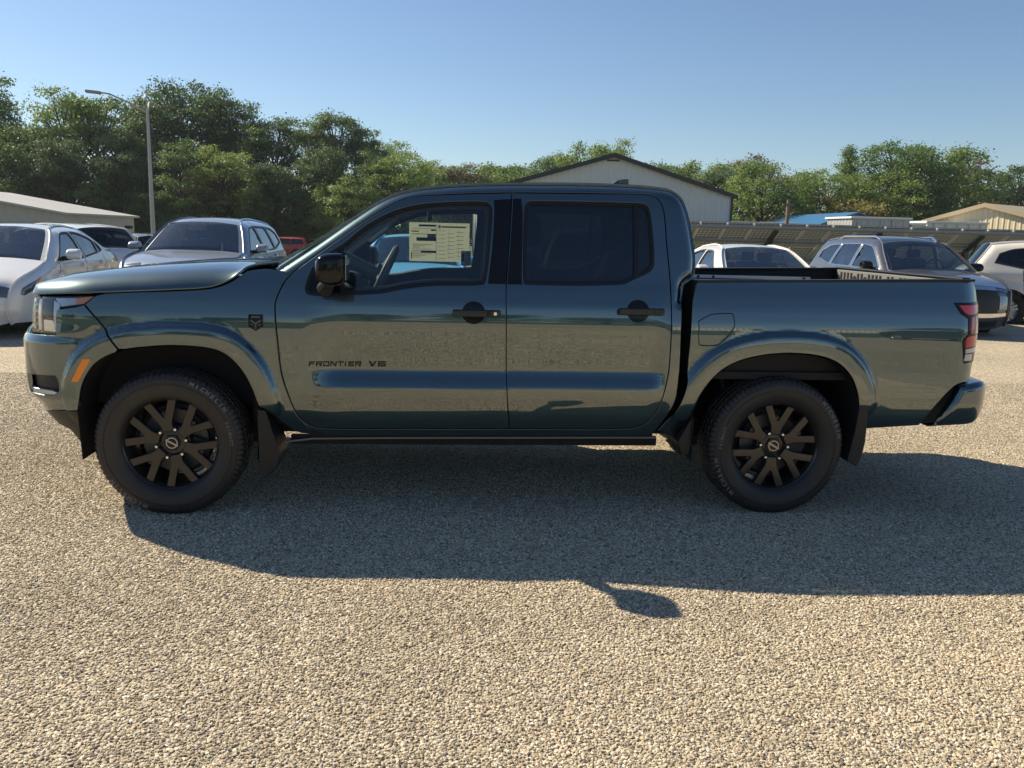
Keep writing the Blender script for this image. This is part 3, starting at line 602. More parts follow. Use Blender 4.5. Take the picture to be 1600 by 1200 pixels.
def S(X, Z):
    X = np.asarray(X, float); Z = np.asarray(Z, float)
    k = sstep(-.93,-.72,X)*(1-sstep(.90,1.02,X))
    y = _band(Z)*k+_flat(Z)*(1-k)
    Q = np.stack([X.ravel(), Z.ravel()], 1)
    for A in (ARCH_R, ARCH_F):
        near = (np.abs(Q[:,0]-A[:,0].mean()) < .75) & (Q[:,1] < 1.12)
        if near.any():
            d = dist_loop(A, Q[near], False); f = np.zeros(len(Q)); f[near] = _fl(np.minimum(d,.14))*sstep(.40,.62,Q[near][:,1])
            y = y-f.reshape(y.shape)
    y = y+.10*np.clip((X-2.60)/.17,0,1.2)**2.5                    # bed corner turns in at the tail
    y = y+.02*np.clip((-1.5-X)/.6,0,1)**2
    return y
def MS(off=0.):
    return lambda u, z: np.stack([u, S(u,z)+off, z], -1)
# plan line of the front end: straight flank, rounded corner, shallow nose
_c = [(-1.75, 0., 0.)]
_x, _yy, _ph = _c[0]; _ds = .004
for i in range(600):
    s_ = (i+.5)*_ds; k_ = .18 if s_ < .295 else (2.25 if s_ < .785 else .30)
    _ph = min(_ph+k_*_ds, math.pi/2); _x -= math.cos(_ph)*_ds; _yy += math.sin(_ph)*_ds; _c.append((_x,_yy,_ph))
    if _yy > MID: break
_c = np.array(_c); U_MID = -1.75-(len(_c)-1)*_ds
def MF(off=0., bulge=None):
    def f(u, z):
        u = np.asarray(u, float); z = np.asarray(z, float); s = np.clip((-1.75-u)/_ds, 0, len(_c)-1.001); j = s.astype(int); t = (s-j)[...,None]
        c = _c[j]*(1-t)+_c[j+1]*t; o = S(np.minimum(u,9), z)-.02*np.clip((-1.5-u)/.6,0,1)**2+off
        if bulge is not None: o = o+bulge(u, z)
        x = np.where(u > -1.75, u, c[...,0]+np.sin(c[...,2])*o); y = np.where(u > -1.75, o, c[...,1]+np.cos(c[...,2])*o)
        return np.stack([x, y, z], -1)
    return f
def mir(v): v = np.array(v, float); v[:,1] = W_T-v[:,1]; return v
def part(name, outer, material, holes=(), M=None, parent=TR, far=True, gap=.0038, far_parent=None, **kw):
    o = offset_in(np.asarray(outer), gap); hs = [offset_in(np.asarray(q), 0) for q in holes]
    v, f = skin(o, hs, M or MS(), **kw)
    nn_ = skin.normals; a = mesh_obj(name, v, f, material, parent, True, ORG, 50); a.data.normals_split_custom_set_from_vertices(nn_.tolist())
    b = None
    if far: b = mesh_obj(name, mir(v), [tuple(q)[::-1] for q in f], material, far_parent or parent, True, ORG, 50); b.data.normals_split_custom_set_from_vertices((nn_*np.array([1,-1,1])).tolist())
    return (a, b) if far else a
def both(mb, name, material, parent=TR, far_parent=None, **kw):
    a = mb.build(name, material, parent, org=ORG, **kw)
    m2 = MB(); m2.v = [(x, W_T-y, z) for x,y,z in mb.v]; m2.f = [q[::-1] for q in mb.f]
    b = m2.build(name, material, far_parent or parent, org=ORG, **kw); return a, b

# ---- outlines (x along the truck, z up), traced on the flank
FD = [(-.963,1.274,1),(-1.007,1.222),(-1.049,1.126),(-1.051,1.071),(-1.041,.931),(-1.026,.762),(-.996,.647),(-.956,.536),(-.919,.486),(-.871,.460),(-.805,.456),(.14,.461),(.164,.461,1),(.149,.573),(.141,.658),(.134,.845),(.128,1.065),(.127,1.219),(.137,1.359),(.154,1.622),(.157,1.705,1),(-.197,1.685),(-.364,1.67),(-.457,1.635),(-.61,1.538),(-.77,1.42)]
RD = [(.157,1.705,1),(.154,1.622),(.137,1.359),(.127,1.219),(.128,1.065),(.134,.845),(.141,.658),(.149,.573),(.164,.461,1),(.799,.467),(.868,.48),(.917,.514),(.969,.608),(1.002,.769),(1.006,.927),(1.003,1.116),(.999,1.265),(.985,1.455),(.976,1.607),(.96,1.674),(.93,1.704),(.871,1.716),(.714,1.715)]
FW = [(-.906,1.186),(-.88,1.282),(-.827,1.348),(-.721,1.421),(-.609,1.515),(-.489,1.584),(-.364,1.627),(-.197,1.649),(-.005,1.657),(.039,1.648),(.056,1.616),(.046,1.44),(.026,1.259),(.007,1.226),(-.259,1.214),(-.4,1.195),(-.52,1.171),(-.747,1.157),(-.886,1.157)]
RW = [(.218,1.607),(.232,1.657),(.259,1.668),(.817,1.673),(.869,1.668),(.897,1.645),(.914,1.527),(.917,1.347),(.892,1.31),(.816,1.272),(.736,1.24),(.237,1.229),(.214,1.243)]
fd, rd, fw, rw = (resample(q, .014) for q in (FD, RD, FW, RW))

def door(name, outl, win, label=None):
    n, f = part(name, outl, paint, [win], h=.0155)
    return n, f
fdn, fdf = door('front_door', fd, fw); rdn, rdf = door('rear_door', rd, rw)
# window seals, panes, trims
for win, dn, df, pane, inn in ((fw, fdn, fdf, clear_glass, fd), (rw, rdn, rdf, tint_glass, rd)):
    part('window_seal', offset_in(win, -.001), seal_black, [offset_in(win, .013)], MS(.004), dn, far_parent=df, gap=0, thick=.02, h=.03, ring=0)
    part('window_seal', offset_in(win, .011), seal_black, [offset_in(win, .021)], MS(.014), dn, far_parent=df, gap=0, thick=.01, h=.03, ring=0)
    part('window_pane', offset_in(win, .008), pane, [], MS(.022), dn, far_parent=df, gap=0, thick=0, h=.06, ring=0)
    part('door_trim', offset_in(inn, .03), interior_dark, [offset_in(win, .030)], MS(.085), dn, far_parent=df, gap=0, thick=.03, h=.05, ring=0)
# bars in the windows
zz = np.linspace(1.262, 1.676, 12)
mb = MB(); mb.prism([(.806,1.25),(.829,1.262),(.833,1.674),(.812,1.674)], .0, .02)
mb.v = [(x, float(S(x, z))+y+.006, z) for x,y,z in mb.v]; 
for a, b in ((rdn, rdf),): both(mb, 'window_bar', seal_black, a, b)
mb = MB(); mb.prism([(-.728,1.16),(-.708,1.158),(-.712,1.43),(-.732,1.42)], .0, .02)
mb.v = [(x, float(S(x, z))+y+.007, z) for x,y,z in mb.v]; both(mb, 'window_bar', seal_black, fdn, fdf)
sail = resample([(-.896,1.19,1),(-.87,1.275),(-.82,1.34),(-.735,1.402,1),(-.722,1.168,1),(-.88,1.165,1)], .02)
part('mirror_sail', sail, gloss_black, [], MS(.008), fdn, far_parent=fdf, gap=0, thick=.01, h=.04, ring=0)
# gloss black pillar film between the windows
bp1 = resample([(.064,1.60,1),(.062,1.665,1),(.153,1.672,1),(.150,1.60),(.133,1.36),(.1235,1.232,1),(.032,1.232,1),(.055,1.44)], .02)
part('pillar_film', bp1, gloss_black, [], MS(-.0025), fdn, far_parent=fdf, gap=.001, thick=.004, h=.03, ring=0)
bp2 = resample([(.1625,1.675,1),(.205,1.675,1),(.213,1.60),(.208,1.243),(.214,1.232,1),(.1325,1.232,1),(.143,1.36),(.160,1.60)], .02)
part('pillar_film', bp2, gloss_black, [], MS(-.0025), rdn, far_parent=rdf, gap=.001, thick=.004, h=.03, ring=0)

# ---- cab frame round the doors: A pillar, roof rail, C pillar, sill
CT = [(-1.046,1.277,1),(-.859,1.406),(-.655,1.556),(-.519,1.646),(-.401,1.693),(-.249,1.72),(.024,1.743),(.491,1.758),(.806,1.757),(.966,1.748),(1.02,1.738),(1.072,1.704),(1.098,1.65),(1.122,1.55),(1.14,1.40),(1.138,1.32)]
CR = [(1.128,1.29),(1.078,1.247),(1.062,1.157),(1.057,1.007),(1.060,.784),(1.046,.633),(.995,.503),(.943,.432,1)]
CB = [(.92,.424,1),(-.87,.412,1),(-.90,.43,1)]
FDf = [q[:2] for q in FD]
frame_out = CT+CR+CB+[(-.925,.478),(-.962,.532),(-1.002,.645),(-1.032,.762),(-1.047,.931),(-1.057,1.071),(-1.055,1.128),(-1.013,1.226,1),(-.985,1.262,1),(-1.02,1.275,1)]
fo = resample(frame_out, .016)
hole = FD[:12]+[(.164,.461)]+RD[9:]+[(.157,1.705)]+FD[21:]
ho = offset_in(resample([(q[0],q[1]) if i not in (0,) else q for i,q in enumerate(hole)], .016), -.006)
top_line = resample([q[:2] for q in CT+CR[:3]], .02, False)
def pil(u, z):
    q = np.stack([np.ravel(u), np.ravel(z)], 1); d = dist_loop(top_line, q, False).reshape(np.shape(u)); r = .05
    d = np.clip(d, 0, r); return r*1.3*(1-np.sqrt(np.clip(1-(1-d/r)**2, 0, 1)))
def MC(u, z): return np.stack([u, S(u,z)+.004+pil(u,z), z], -1)
part('cab_frame', fo, paint, [ho], MC, gap=0, ring=.006, thick=.012, h=.018)
part('door_aperture', offset_in(fo, .012), matte_black, [offset_in(fw,-.02), offset_in(rw,-.02)], MS(.032), gap=0, ring=0, thick=0, h=.06)
# roof skin
rt = resample([q[:2] for q in CT[4:12]], .03, False)
NV = 17
def loft(rows): 
    n = len(rows); k = len(rows[0]); V = [p for r_ in rows for p in r_]
    return V, [(i*k+j, (i+1)*k+j, (i+1)*k+j+1, i*k+j+1) for i in range(n-1) for j in range(k-1)]
rows = []
for x, z in rt:
    ye = float(S(x, z))+.004+.065
    k = float(sstep(-.42,-.15,x)*(1-sstep(.9,1.09,x)))
    rows.append([(x-.05*(1-k)*(1-t*t)*(1 if x < 0 else -.4), MID+t*(MID-ye), z-.001+(.006+.020*k)*(1-t*t)) for t in np.linspace(-1,1,NV)])
v, f = loft(rows); mesh_obj('roof', v, [q[::-1] for q in f], paint, TR, True, ORG)
# windscreen between the A pillars
ws = resample([q[:2] for q in CT[:5]], .05, False); rows = []
for x, z in ws:
    ye = float(S(x, z))+.07
    k = (z-1.277)/(1.693-1.277)
    rows.append([(x-(.16*(1-k)+.05*k)*(1-t*t), MID+t*(MID-ye), z+.004) for t in np.linspace(-1,1,NV)])
v, f = loft(rows); mesh_obj('windscreen', v, [q[::-1] for q in f], clear_glass, TR, True, ORG)
fr = []
for a0, a1 in ((-1,-.80),(.80,1)):  # black side borders, made extra wide to block sun shining through the cab
    V_ = []
    for x, z in ws:
        ye = float(S(x, z))+.07; k = (z-1.277)/(1.693-1.277)
        V_.append([(x-(.16*(1-k)+.05*k)*(1-t*t)+.004, MID+t*(MID-ye), z-.001) for t in (a0,(a0+a1)/2,a1)])
    v, f = loft(V_); mesh_obj('windscreen_border', v, f, matte_black, TR, True, ORG)
V_ = []
for x, z in ws[-3:]:
    ye = float(S(x, z))+.07; k = (z-1.277)/(1.693-1.277)
    V_.append([(x-(.16*(1-k)+.05*k)*(1-t*t)+.006, MID+t*(MID-ye), z-.002) for t in np.linspace(-1,1,9)])
v, f = loft(V_); mesh_obj('windscreen_border', v, f, matte_black, TR, True, ORG)
# cab rear wall with its window
rows = []
for x, z in [(1.072,1.704),(1.098,1.66)]: 
    ye = float(S(x,z))+.066; rows.append([(x, MID+t*(MID-ye), z) for t in np.linspace(-1,1,5)])
v, f = loft(rows); mesh_obj('rear_header', v, f, paint, TR, True, ORG)
mb = MB(); ye = .23
mb.box((1.045,.30,1.18),(1.085,.46,1.66)).box((1.045,W_T-.46,1.18),(1.085,W_T-.30,1.66)).box((1.02,.17,.55),(1.052,W_T-.17,1.18))
mb.build('rear_cab_wall', paint, TR, org=ORG)
MB().box((1.06,.46,1.18),(1.065,W_T-.46,1.66)).build('rear_window', tint_glass, TR, org=ORG)
# shark fin
fin = resample([(.787,1.772,1),(.815,1.800),(.85,1.826),(.89,1.835),(.922,1.837,1),(.925,1.772,1)], .01)
rows = []
mb = MB(); mb.prism([tuple(q) for q in fin], MID-.02, MID+.02); o = mb.build('roof_antenna', paint, TR, org=ORG, bevel=.012)

# ---- front fender
FE = [(-1.822,.872,1),(-1.906,.989),(-1.992,1.09,1),(-1.938,1.135,1),(-1.88,1.148),(-1.537,1.167),(-1.365,1.183),(-1.275,1.217),(-1.2,1.272,1),(-1.10,1.285),(-1.05,1.279),(-.988,1.262,1),(-1.012,1.222),(-1.054,1.126),(-1.056,1.071),(-1.046,.931),(-1.031,.762),(-1.001,.647),(-.961,.536),(-.924,.484),(-.905,.455,1),(-.885,.412,1),(-.96,.425),(-1.04,.49),(-1.108,.563,1),(-1.145,.581,1)]
arch_f_rev = [tuple(q) for q in ARCH_F[::-1] if q[0] > -1.80]
fe = np.concatenate([resample(FE, .015)[:-1], np.array(arch_f_rev)])
# drop the closing run that resample added between the last two corners
FEo = resample(FE, .015, False); fe = np.concatenate([FEo, np.array([q for q in arch_f_rev if q[0] < -1.16])])
fn, ff = part('front_fender', fe, paint, [], h=.014)
# ---- bed side
BD = [(1.144,1.262,1),(1.118,1.158),(1.108,.886),(1.098,.706),(1.055,.57),(.975,.447,1),(1.073,.401,1),(1.143,.545,1)]
BD2 = [(2.062,.628,1),(2.10,.463,1),(2.457,.491,1),(2.519,.607),(2.586,.697),(2.637,.737),(2.728,.749,1),(2.736,.80),(2.742,.862),(2.758,.95),(2.768,1.06),(2.770,1.181),(2.752,1.245),(2.710,1.300,1)]
bd = np.concatenate([resample(BD, .015, False), ARCH_R[1:-1], resample(BD2, .015, False)[:-1], resample([(2.710,1.300,1),(1.144,1.262,1)], .015, False)[:-1]])
tail = resample([(2.575,1.180,1),(2.775,1.184,1),(2.764,1.02),(2.742,.857,1),(2.658,.853,1),(2.63,.97),(2.634,.986,1),(2.663,1.011,1),(2.661,1.097,1),(2.612,1.124,1)], .012)
fuel = resample([(1.214,1.1,1),(1.335,1.106),(1.345,1.09),(1.348,1.028),(1.288,.952),(1.252,.929),(1.165,.929),(1.156,.94),(1.149,1.062,1)], .012)
bn, bf = part('bed_side', bd, paint, [fuel], h=.0145)
part('fuel_door', offset_in(fuel, .003), paint, [], MS(.001), bn, far=False)
part('fuel_recess', offset_in(fuel, -.012), matte_black, [], MS(.025), bn, far=False, thick=0, h=.05, ring=0)
# tail lamp: dark housing, red and clear lenses standing proud
tn, tf = part('tail_lamp', tail, gloss_black, [], MS(-.006), TR, gap=0, thick=.03, h=.02)
for pts, mm in (([(2.600,1.168,1),(2.768,1.170,1),(2.766,1.128,1),(2.66,1.118,1),(2.632,1.130,1)], red_bright), ([(2.676,1.104,1),(2.704,1.104,1),(2.702,1.018,1),(2.676,1.014,1)], red_lens),
                ([(2.716,1.108,1),(2.764,1.112,1),(2.758,1.014,1),(2.716,1.014,1)], white_lens),([(2.646,.985,1),(2.66,1.000),(2.752,1.004,1),(2.744,.950,1),(2.648,.938,1)], red_lens),
                ([(2.652,.930,1),(2.740,.940,1),(2.737,.912,1),(2.652,.908,1)], white_lens),([(2.652,.902,1),(2.705,.902,1),(2.705,.866,1),(2.652,.866,1)], white_lens)):
    part('lamp_lens', resample(pts, .01), mm, [], MS(-.010), tn, far_parent=tf, gap=.001, thick=.012, h=.02, ring=.003)
# ---- hood
HE = resample([(-2.285,1.123),(-2.141,1.134),(-1.891,1.148),(-1.546,1.168),(-1.373,1.184),(-1.282,1.218),(-1.207,1.273)], .02, False)
nh = len(HE); rows = []
yprof = [0,.004,.012,.03,.06,.10,.16,.24,.36,.5,.66,.84,1.0]; gz = hermite([0,.03,.10,.24,.40,.7,1.0],[0,.30,.62,.84,.97,.95,.99])
zc = hermite([-2.42,-2.30,-2.2,-2.05,-1.85,-1.6,-1.35,-1.15],[1.128,1.182,1.210,1.236,1.260,1.282,1.297,1.300])
for i, (x, z) in enumerate(HE):
    ye = float(MF()(np.array([max(x,-2.3)]), np.array([z]))[0,1]) if x < -1.75 else float(S(x, z))
    if x < -1.75: ye = float(S(-1.75,z))+(.0 if x > -1.95 else .55*(-1.95-x)**2*2)
    row = []; u = i/(nh-1)
    for t in yprof:
        y = ye+t*(MID-ye); xf = -.14*(1-(1-t)**2.2)*(1-sstep(0,.5,u)); xr = .17*(1-(1-t)**2)*sstep(.6,1,u)
        X = x+xf+xr; row.append((X, y, z+(float(zc(X))-z)*float(gz(t)) if i else z+.010*t))
    rows.append(row+[(a, W_T-b, c) for a,b,c in row[-2::-1]])
v, f = loft(rows); ho_ = mesh_obj('hood', v, [q[::-1] for q in f], paint, TR, True, ORG)
sd = ho_.modifiers.new('s', 'SOLIDIFY'); sd.thickness = .012; sd.offset = -1
# cowl, wipers
rows = []
for x, z, k in ((-1.20,1.262,.17),(-1.12,1.256,.17),(-1.03,1.268,.16)):
    ye = .13 if x < -1.05 else .16
    rows.append([(x+k*(1-t*t)*(1 if x < -1.05 else -1)*(1 if x < -1.15 else .1), MID+t*(MID-ye), z) for t in np.linspace(-1,1,NV)])
v, f = loft(rows); mesh_obj('cowl', v, [q[::-1] for q in f], satin_black, TR, True, ORG)
for y0, y1 in ((.40,.95),(1.0,1.55)):
    MB().tube([(-1.12,y0,1.275),(-1.10,(y0+y1)/2,1.302),(-1.06,y1,1.318)], .008, 6).build('wiper', matte_black, TR, True, org=ORG)
# engine bay block under the hood (dark), so nothing shows through the shut lines
MB().box((-2.25,.30,.55),(-1.05,W_T-.30,1.10)).build('engine_bay', matte_black, TR, org=ORG)

# ---- nose: bumper cover, headlamps, grille, skirt (u runs round the corner)
def bulge(u, z):
    k = sstep(-1.95,-2.35,u) if False else np.clip((-1.95-u)/.45,0,1)
    return -.022*k*sstep(.55,.62,z)*(1-sstep(.885,.93,z))+.012*k*sstep(.93,1.0,z)+.05*np.clip((.60-z)/.2,0,1)*k
BUMP = [(-1.826,.868,1),(-1.91,.989),(-1.997,1.088,1),(-2.03,1.077),(-2.150,1.060,1),(-2.158,1.04),(-2.163,.930,1),(-2.40,.925),(-2.60,.925),(U_MID,.925,1),(U_MID,.50,1),(-2.60,.50),(-2.38,.515),(-2.238,.533),(-2.062,.548,1),(-2.045,.575,1)]
BUo = resample(BUMP, .016, False)
intake = resample([(-2.46,.715,1),(-2.30,.722),(-2.175,.728,1),(-2.160,.70),(-2.160,.648),(-2.20,.618),(-2.32,.612),(-2.46,.61,1)], .015)
bu = np.concatenate([BUo, np.array([tuple(q) for q in ARCH_F if q[0] < -1.835 and q[1] > .58])])
pn, pf = part('front_bumper', bu, paint, [intake], MF(0, bulge), gap=.002, h=.015)
part('bumper_inset', offset_in(intake,-.004), satin_black, [], MF(.035, bulge), pn, far_parent=pf, gap=0, h=.03, ring=0, thick=0)
part('bumper_blade', resample([(-2.44,.640,1),(-2.22,.640,1),(-2.19,.632,1),(-2.215,.622),(-2.44,.616,1)], .02), alu, [], MF(.010, bulge), pn, far_parent=pf, gap=0, h=.03, ring=0)
skirt = resample([(-2.062,.543,1),(-2.238,.528),(-2.38,.510),(-2.60,.495),(U_MID,.495,1),(U_MID,.42,1),(-2.50,.42),(-2.34,.435),(-2.225,.42,1),(-2.13,.305,1),(-2.05,.305,1)], .018)
part('bumper_skirt', skirt, satin_black, [], MF(-.005, bulge), gap=.001, h=.03)
HL = resample([(-2.37,1.116,1),(-2.2,1.122),(-1.942,1.134,1),(-2.000,1.087,1),(-2.05,1.078),(-2.150,1.066,1),(-2.158,1.05),(-2.166,.934,1),(-2.39,.930,1)], .014)
hn, hf = part('headlamp', HL, gloss_black, [], MF(.045), gap=.002, h=.03, ring=0, thick=.01)
part('lamp_lens', HL, lens_clear, [], MF(.006), hn, far_parent=hf, gap=.003, h=.03, ring=0, thick=0)
for pts, mm, off in (([(-2.36,1.10,1),(-2.33,1.105,1),(-2.32,.95,1),(-2.36,.945,1)], white_lens, .03),([(-2.30,1.00,1),(-2.215,1.00,1),(-2.185,.945,1),(-2.30,.945,1)], chrome, .032),([(-2.205,1.10,1),(-2.16,1.085,1),(-2.175,.955,1),(-2.20,.955,1)], alu, .03),
                     ([(-2.20,1.112,1),(-2.0,1.118,1),(-2.03,1.090,1),(-2.16,1.075,1)], alu, .034),([(-2.30,1.095,1),(-2.225,1.10,1),(-2.225,1.02,1),(-2.30,1.02,1)], steel_dark, .03),([(-2.05,1.116,1),(-1.965,1.126,1),(-2.01,1.092,1),(-2.05,1.09,1)], amber, .032)):
    part('lamp_reflector', resample(pts, .012), mm, [], MF(off), hn, far_parent=hf, gap=0, h=.03, ring=0, thick=.008)
grille = resample([(-2.40,1.114,1),(U_MID,1.118,1),(U_MID,.93,1),(-2.40,.93,1)], .03)
part('grille', grille, satin_black, [], MF(.042), gap=0, h=.04, ring=0)
for k in range(5):
    z0 = .945+k*.034
    part('grille_bar', resample([(-2.43,z0,1),(U_MID,z0,1),(U_MID,z0+.016,1),(-2.43,z0+.016,1)], .03), gloss_black, [], MF(.034), gap=0, h=.05, ring=0)
mk = resample([(-1.998,.819,1),(-1.960,.820,1),(-2.028,.706,1),(-2.060,.705,1)], .01)
def MK(off): 
    g = MF(0, bulge)
    return lambda u, z: g(u, z)+np.array([0,off,0])
part('side_marker', mk, amber, [], MK(-.004), gap=0, h=.02, ring=.003, thick=.01)
# ---- liners inside the arches, underbody
for A, xc in ((ARCH_F,-1.6),(ARCH_R,1.6)):
    L = [tuple(q) for q in A]; rows = []
    L = [(L[0][0]+.01,.30)]+L+[(L[-1][0]-.01,.30)]
    for y in (float(S(xc,.9))+.012,.20,.40,.52):
        rows.append([(x, y, z-.004) for x,z in L])
    v, f = loft(rows); n0 = len(v); 
    for sgn in (0,1):
        vv = mir(v) if sgn else v
        mesh_obj('wheel_liner', vv, f, matte_black, TR, True, ORG)
mb = MB(); mb.box((-2.1,.52,.40),(2.5,W_T-.52,.62)); mb.box((-1.2,.18,.46),(1.08,W_T-.18,.60)); mb.box((2.1,.18,.52),(2.65,W_T-.18,.66)); mb.build('floor_pan', matte_black, TR, org=ORG)
both(MB().box((-2.05,.42,.36),(2.02,.50,.46)), 'frame_rail', steel_dark)
both(MB().box((-1.00,.14,.358),(.98,.17,.408)).box((-.9,.12,.405),(.95,.30,.46)), 'sill_rail', matte_black)
MB().box((-1.45,W_T-.17,.225),(.50,W_T-.12,.372)).build('far_shade_bar', steel_dark, TR, org=ORG)  # unseen far-side bar, added to shade the ground below the sill
both(MB().tube([(-1.03,.12,.375),(-.88,.115,.395),(-.5,.115,.400),(.97,.115,.410)], .005, 6), 'sill_flange', mat('dusty flange', (.22,.20,.17), .7), smooth=True)
MB().tube([(1.6,.30,.385),(1.6,W_T-.30,.385)], .045, 12).lathe([(.0,-.16),(.09,-.15),(.15,-.06),(.16,0),(.15,.06),(.09,.15),(0,.16)], 20, 'y', (1.6,MID+.1,.39)).build('rear_axle', steel_dark, TR, True, ORG)
for s in (0,1):
    q = (lambda y: y) if not s else (lambda y: W_T-y)
    MB().tube([(-1.6,q(.28),.36),(-1.55,q(.62),.42)], .028, 8).tube([(-1.6,q(.30),.50),(-1.58,q(.60),.60)], .022, 8).tube([(-1.62,q(.36),.38),(-1.60,q(.42),.80)], [.05,.06], 12).build('front_suspension', steel_dark, TR, True, ORG)
    MB().tube([(1.0,q(.40),.46),(1.3,q(.40),.36),(1.6,q(.40),.33),(1.9,q(.40),.36),(2.25,q(.40),.50)], .02, 6).tube([(1.48,q(.33),.36),(1.40,q(.42),.78)], .03, 8).build('leaf_spring', steel_dark, TR, True, ORG)
MB().tube([(-.3,1.2,.36),(.4,1.25,.35),(1.2,1.3,.38),(1.9,1.35,.45),(2.3,1.4,.46)], .035, 10).lathe([(.0,-.3),(.08,-.28),(.09,0),(.08,.28),(0,.3)], 16, 'y', (.5,1.2,.37)).build('exhaust_pipe', steel_dark, TR, True, ORG)
MB().box((-.95,.62,.285),(-.1,1.25,.45)).build('gearbox', steel_dark, TR, org=ORG, bevel=.03)
MB().box((-.05,.66,.300),(.52,1.22,.46)).build('fuel_tank', steel_dark, TR, org=ORG, bevel=.04)
# mud flaps
for nm, pts, y0, y1 in (('mud_flap', [(-1.150,.568,1),(-1.109,.562,1),(-1.06,.40),(-1.042,.336),(-1.057,.26),(-1.118,.200),(-1.135,.196,1),(-1.144,.246),(-1.152,.449)], .035, .27),
                        ('mud_flap', [(2.072,.625,1),(2.118,.627,1),(2.125,.50),(2.120,.37),(2.095,.285),(2.085,.272,1),(2.03,.30,1),(2.055,.45)], .035, .27),
                        ('mud_flap', [(1.075,.398,1),(1.150,.545,1),(1.158,.50),(1.140,.33),(1.10,.325,1)], .05, .27)):
    mb = MB(); mb.prism([tuple(q) for q in resample(pts, .03)], y0, y1); both(mb, nm, satin_black, bevel=.006)
# ---- pickup bed
mb = MB(); mb.box((1.15,.12,.74),(2.70,W_T-.12,.78)); mb.build('bed_floor', bedliner, TR, org=ORG)
for s in (0,1):
    q = (lambda a,b: (a,b)) if not s else (lambda a,b: (W_T-b, W_T-a))
    y0,y1 = q(.150,.165); mb = MB(); mb.add([(1.15,y0,.76),(2.70,y0,.76),(2.70,y0,1.292),(1.15,y0,1.256),(1.15,y1,.76),(2.70,y1,.76),(2.70,y1,1.292),(1.15,y1,1.256)],[(0,3,2,1),(4,5,6,7),(0,1,5,4),(1,2,6,5),(2,3,7,6),(3,0,4,7)]); mb.build('bed_inner_wall', bedliner, TR, org=ORG)
    y0,y1 = q(.112,.185); mb = MB(); mb.add([(1.15,y0,1.258),(2.70,y0,1.294),(2.70,y1,1.294),(1.15,y1,1.258),(1.15,y0,1.272),(2.70,y0,1.308),(2.70,y1,1.308),(1.15,y1,1.272)],[(0,3,2,1),(4,5,6,7),(0,1,5,4),(1,2,6,5),(2,3,7,6),(3,0,4,7)]); mb.build('bed_rail_cap', satin_black, TR, org=ORG, bevel=.005)
    y0,y1 = q(.168,.195); t = MB().box((1.18,y0,1.212),(2.45,y1,1.236)).box((1.18,y0,1.182),(2.45,y1,1.206)).build('cleat_track', alu, TR, org=ORG, bevel=.002)
    yy = .198 if not s else W_T-.198
    for xx in (1.62,1.73,2.40):
        for z2 in (1.224,1.194):
            MB().lathe([(0,-.003),(.009,-.003),(.009,.003),(0,.003)], 10, 'y', (xx,yy,z2)).build('track_bolt', matte_black, t, True, ORG)
MB().box((1.14,.15,.76),(1.17,W_T-.15,1.27)).build('bed_front_wall', bedliner, TR, org=ORG)
tg = MB(); tg.add([(2.665,.19,.74),(2.735,.19,.74),(2.735,W_T-.19,.74),(2.665,W_T-.19,.74),(2.655,.15,1.300),(2.700,.16,1.304),(2.700,W_T-.16,1.304),(2.655,W_T-.15,1.300)],[(0,3,2,1),(4,5,6,7),(0,1,5,4),(1,2,6,5),(2,3,7,6),(3,0,4,7)])
tgo = tg.build('tailgate', paint, TR, org=ORG, bevel=.008)
MB().box((2.648,.155,1.300),(2.700,W_T-.155,1.314)).build('tailgate_cap', satin_black, tgo, org=ORG, bevel=.006)
MB().box((2.644,.19,.80),(2.656,W_T-.19,1.294)).build('tailgate_liner', mat('tailgate grey', (.17,.17,.17), .6), tgo, org=ORG, bevel=.004)
yv = W_T-.22
for k in range(26):
    c = k%8
    if c in (0,5): o = MB().lathe([(0,-.003),(.028,-.003),(.028,.003),(0,.003)], 14, 'y', (0,0,0)).build('liner_slot', matte_black, tgo, True)
    else: o = MB().box((-.003,-.011,-.045),(.003,.011,.045)).build('liner_slot', matte_black, tgo)
    if c in (0,5):
        for vv in o.data.vertices: vv.co = (vv.co[1], vv.co[0], vv.co[2])
    o.location = (2.643, yv-MID, 1.235); yv -= .05
# rear bumper
rb = resample([(2.655,.722,1),(2.78,.742),(2.845,.735),(2.868,.70),(2.864,.615),(2.842,.537),(2.80,.500),(2.76,.494,1),(2.535,.478,1),(2.56,.53),(2.60,.60),(2.635,.675)], .02)
def MRB(u, z):
    q = np.stack([np.ravel(u), np.ravel(z)], 1); d = np.clip(dist_loop(rb, q).reshape(np.shape(u)), 0, .035); e = .035*(1-np.sqrt(np.clip(1-(1-d/.035)**2,0,1)))
    return np.stack([u, .055+e+.25*np.clip((u-2.72)/.16,0,1)**2.2*.5+.05*np.clip((.62-z)/.14,0,1)**1.5, z], -1)
v, f = skin(rb, [], MRB, h=.014, ring=.004, thick=0)
rbo = MB(); rbo.add(v, f); rbo.add(mir(v), [tuple(q)[::-1] for q in f])
E0 = MRB(rb[:,0], rb[:,1]); n = len(rb); vv = []; ff_ = []
for k, t in enumerate(np.linspace(0,1,9)):
    for i in range(n): vv.append((E0[i,0]+.06*(4*t*(1-t))*(1 if E0[i,0] > 2.7 else 0), E0[i,1]+(W_T-2*E0[i,1])*t, E0[i,2]))
for k in range(8):
    for i in range(n): ff_.append((k*n+i, k*n+(i+1)%n, (k+1)*n+(i+1)%n, (k+1)*n+i))
rbo.add(vv, ff_); rbo.build('rear_bumper', paint, TR, True, ORG)
MB().prism([(2.47,.50),(2.53,.60),(2.60,.70),(2.65,.735),(2.75,.735),(2.74,.52)], .11, W_T-.11).build('bumper_bracket', matte_black, TR, org=ORG)
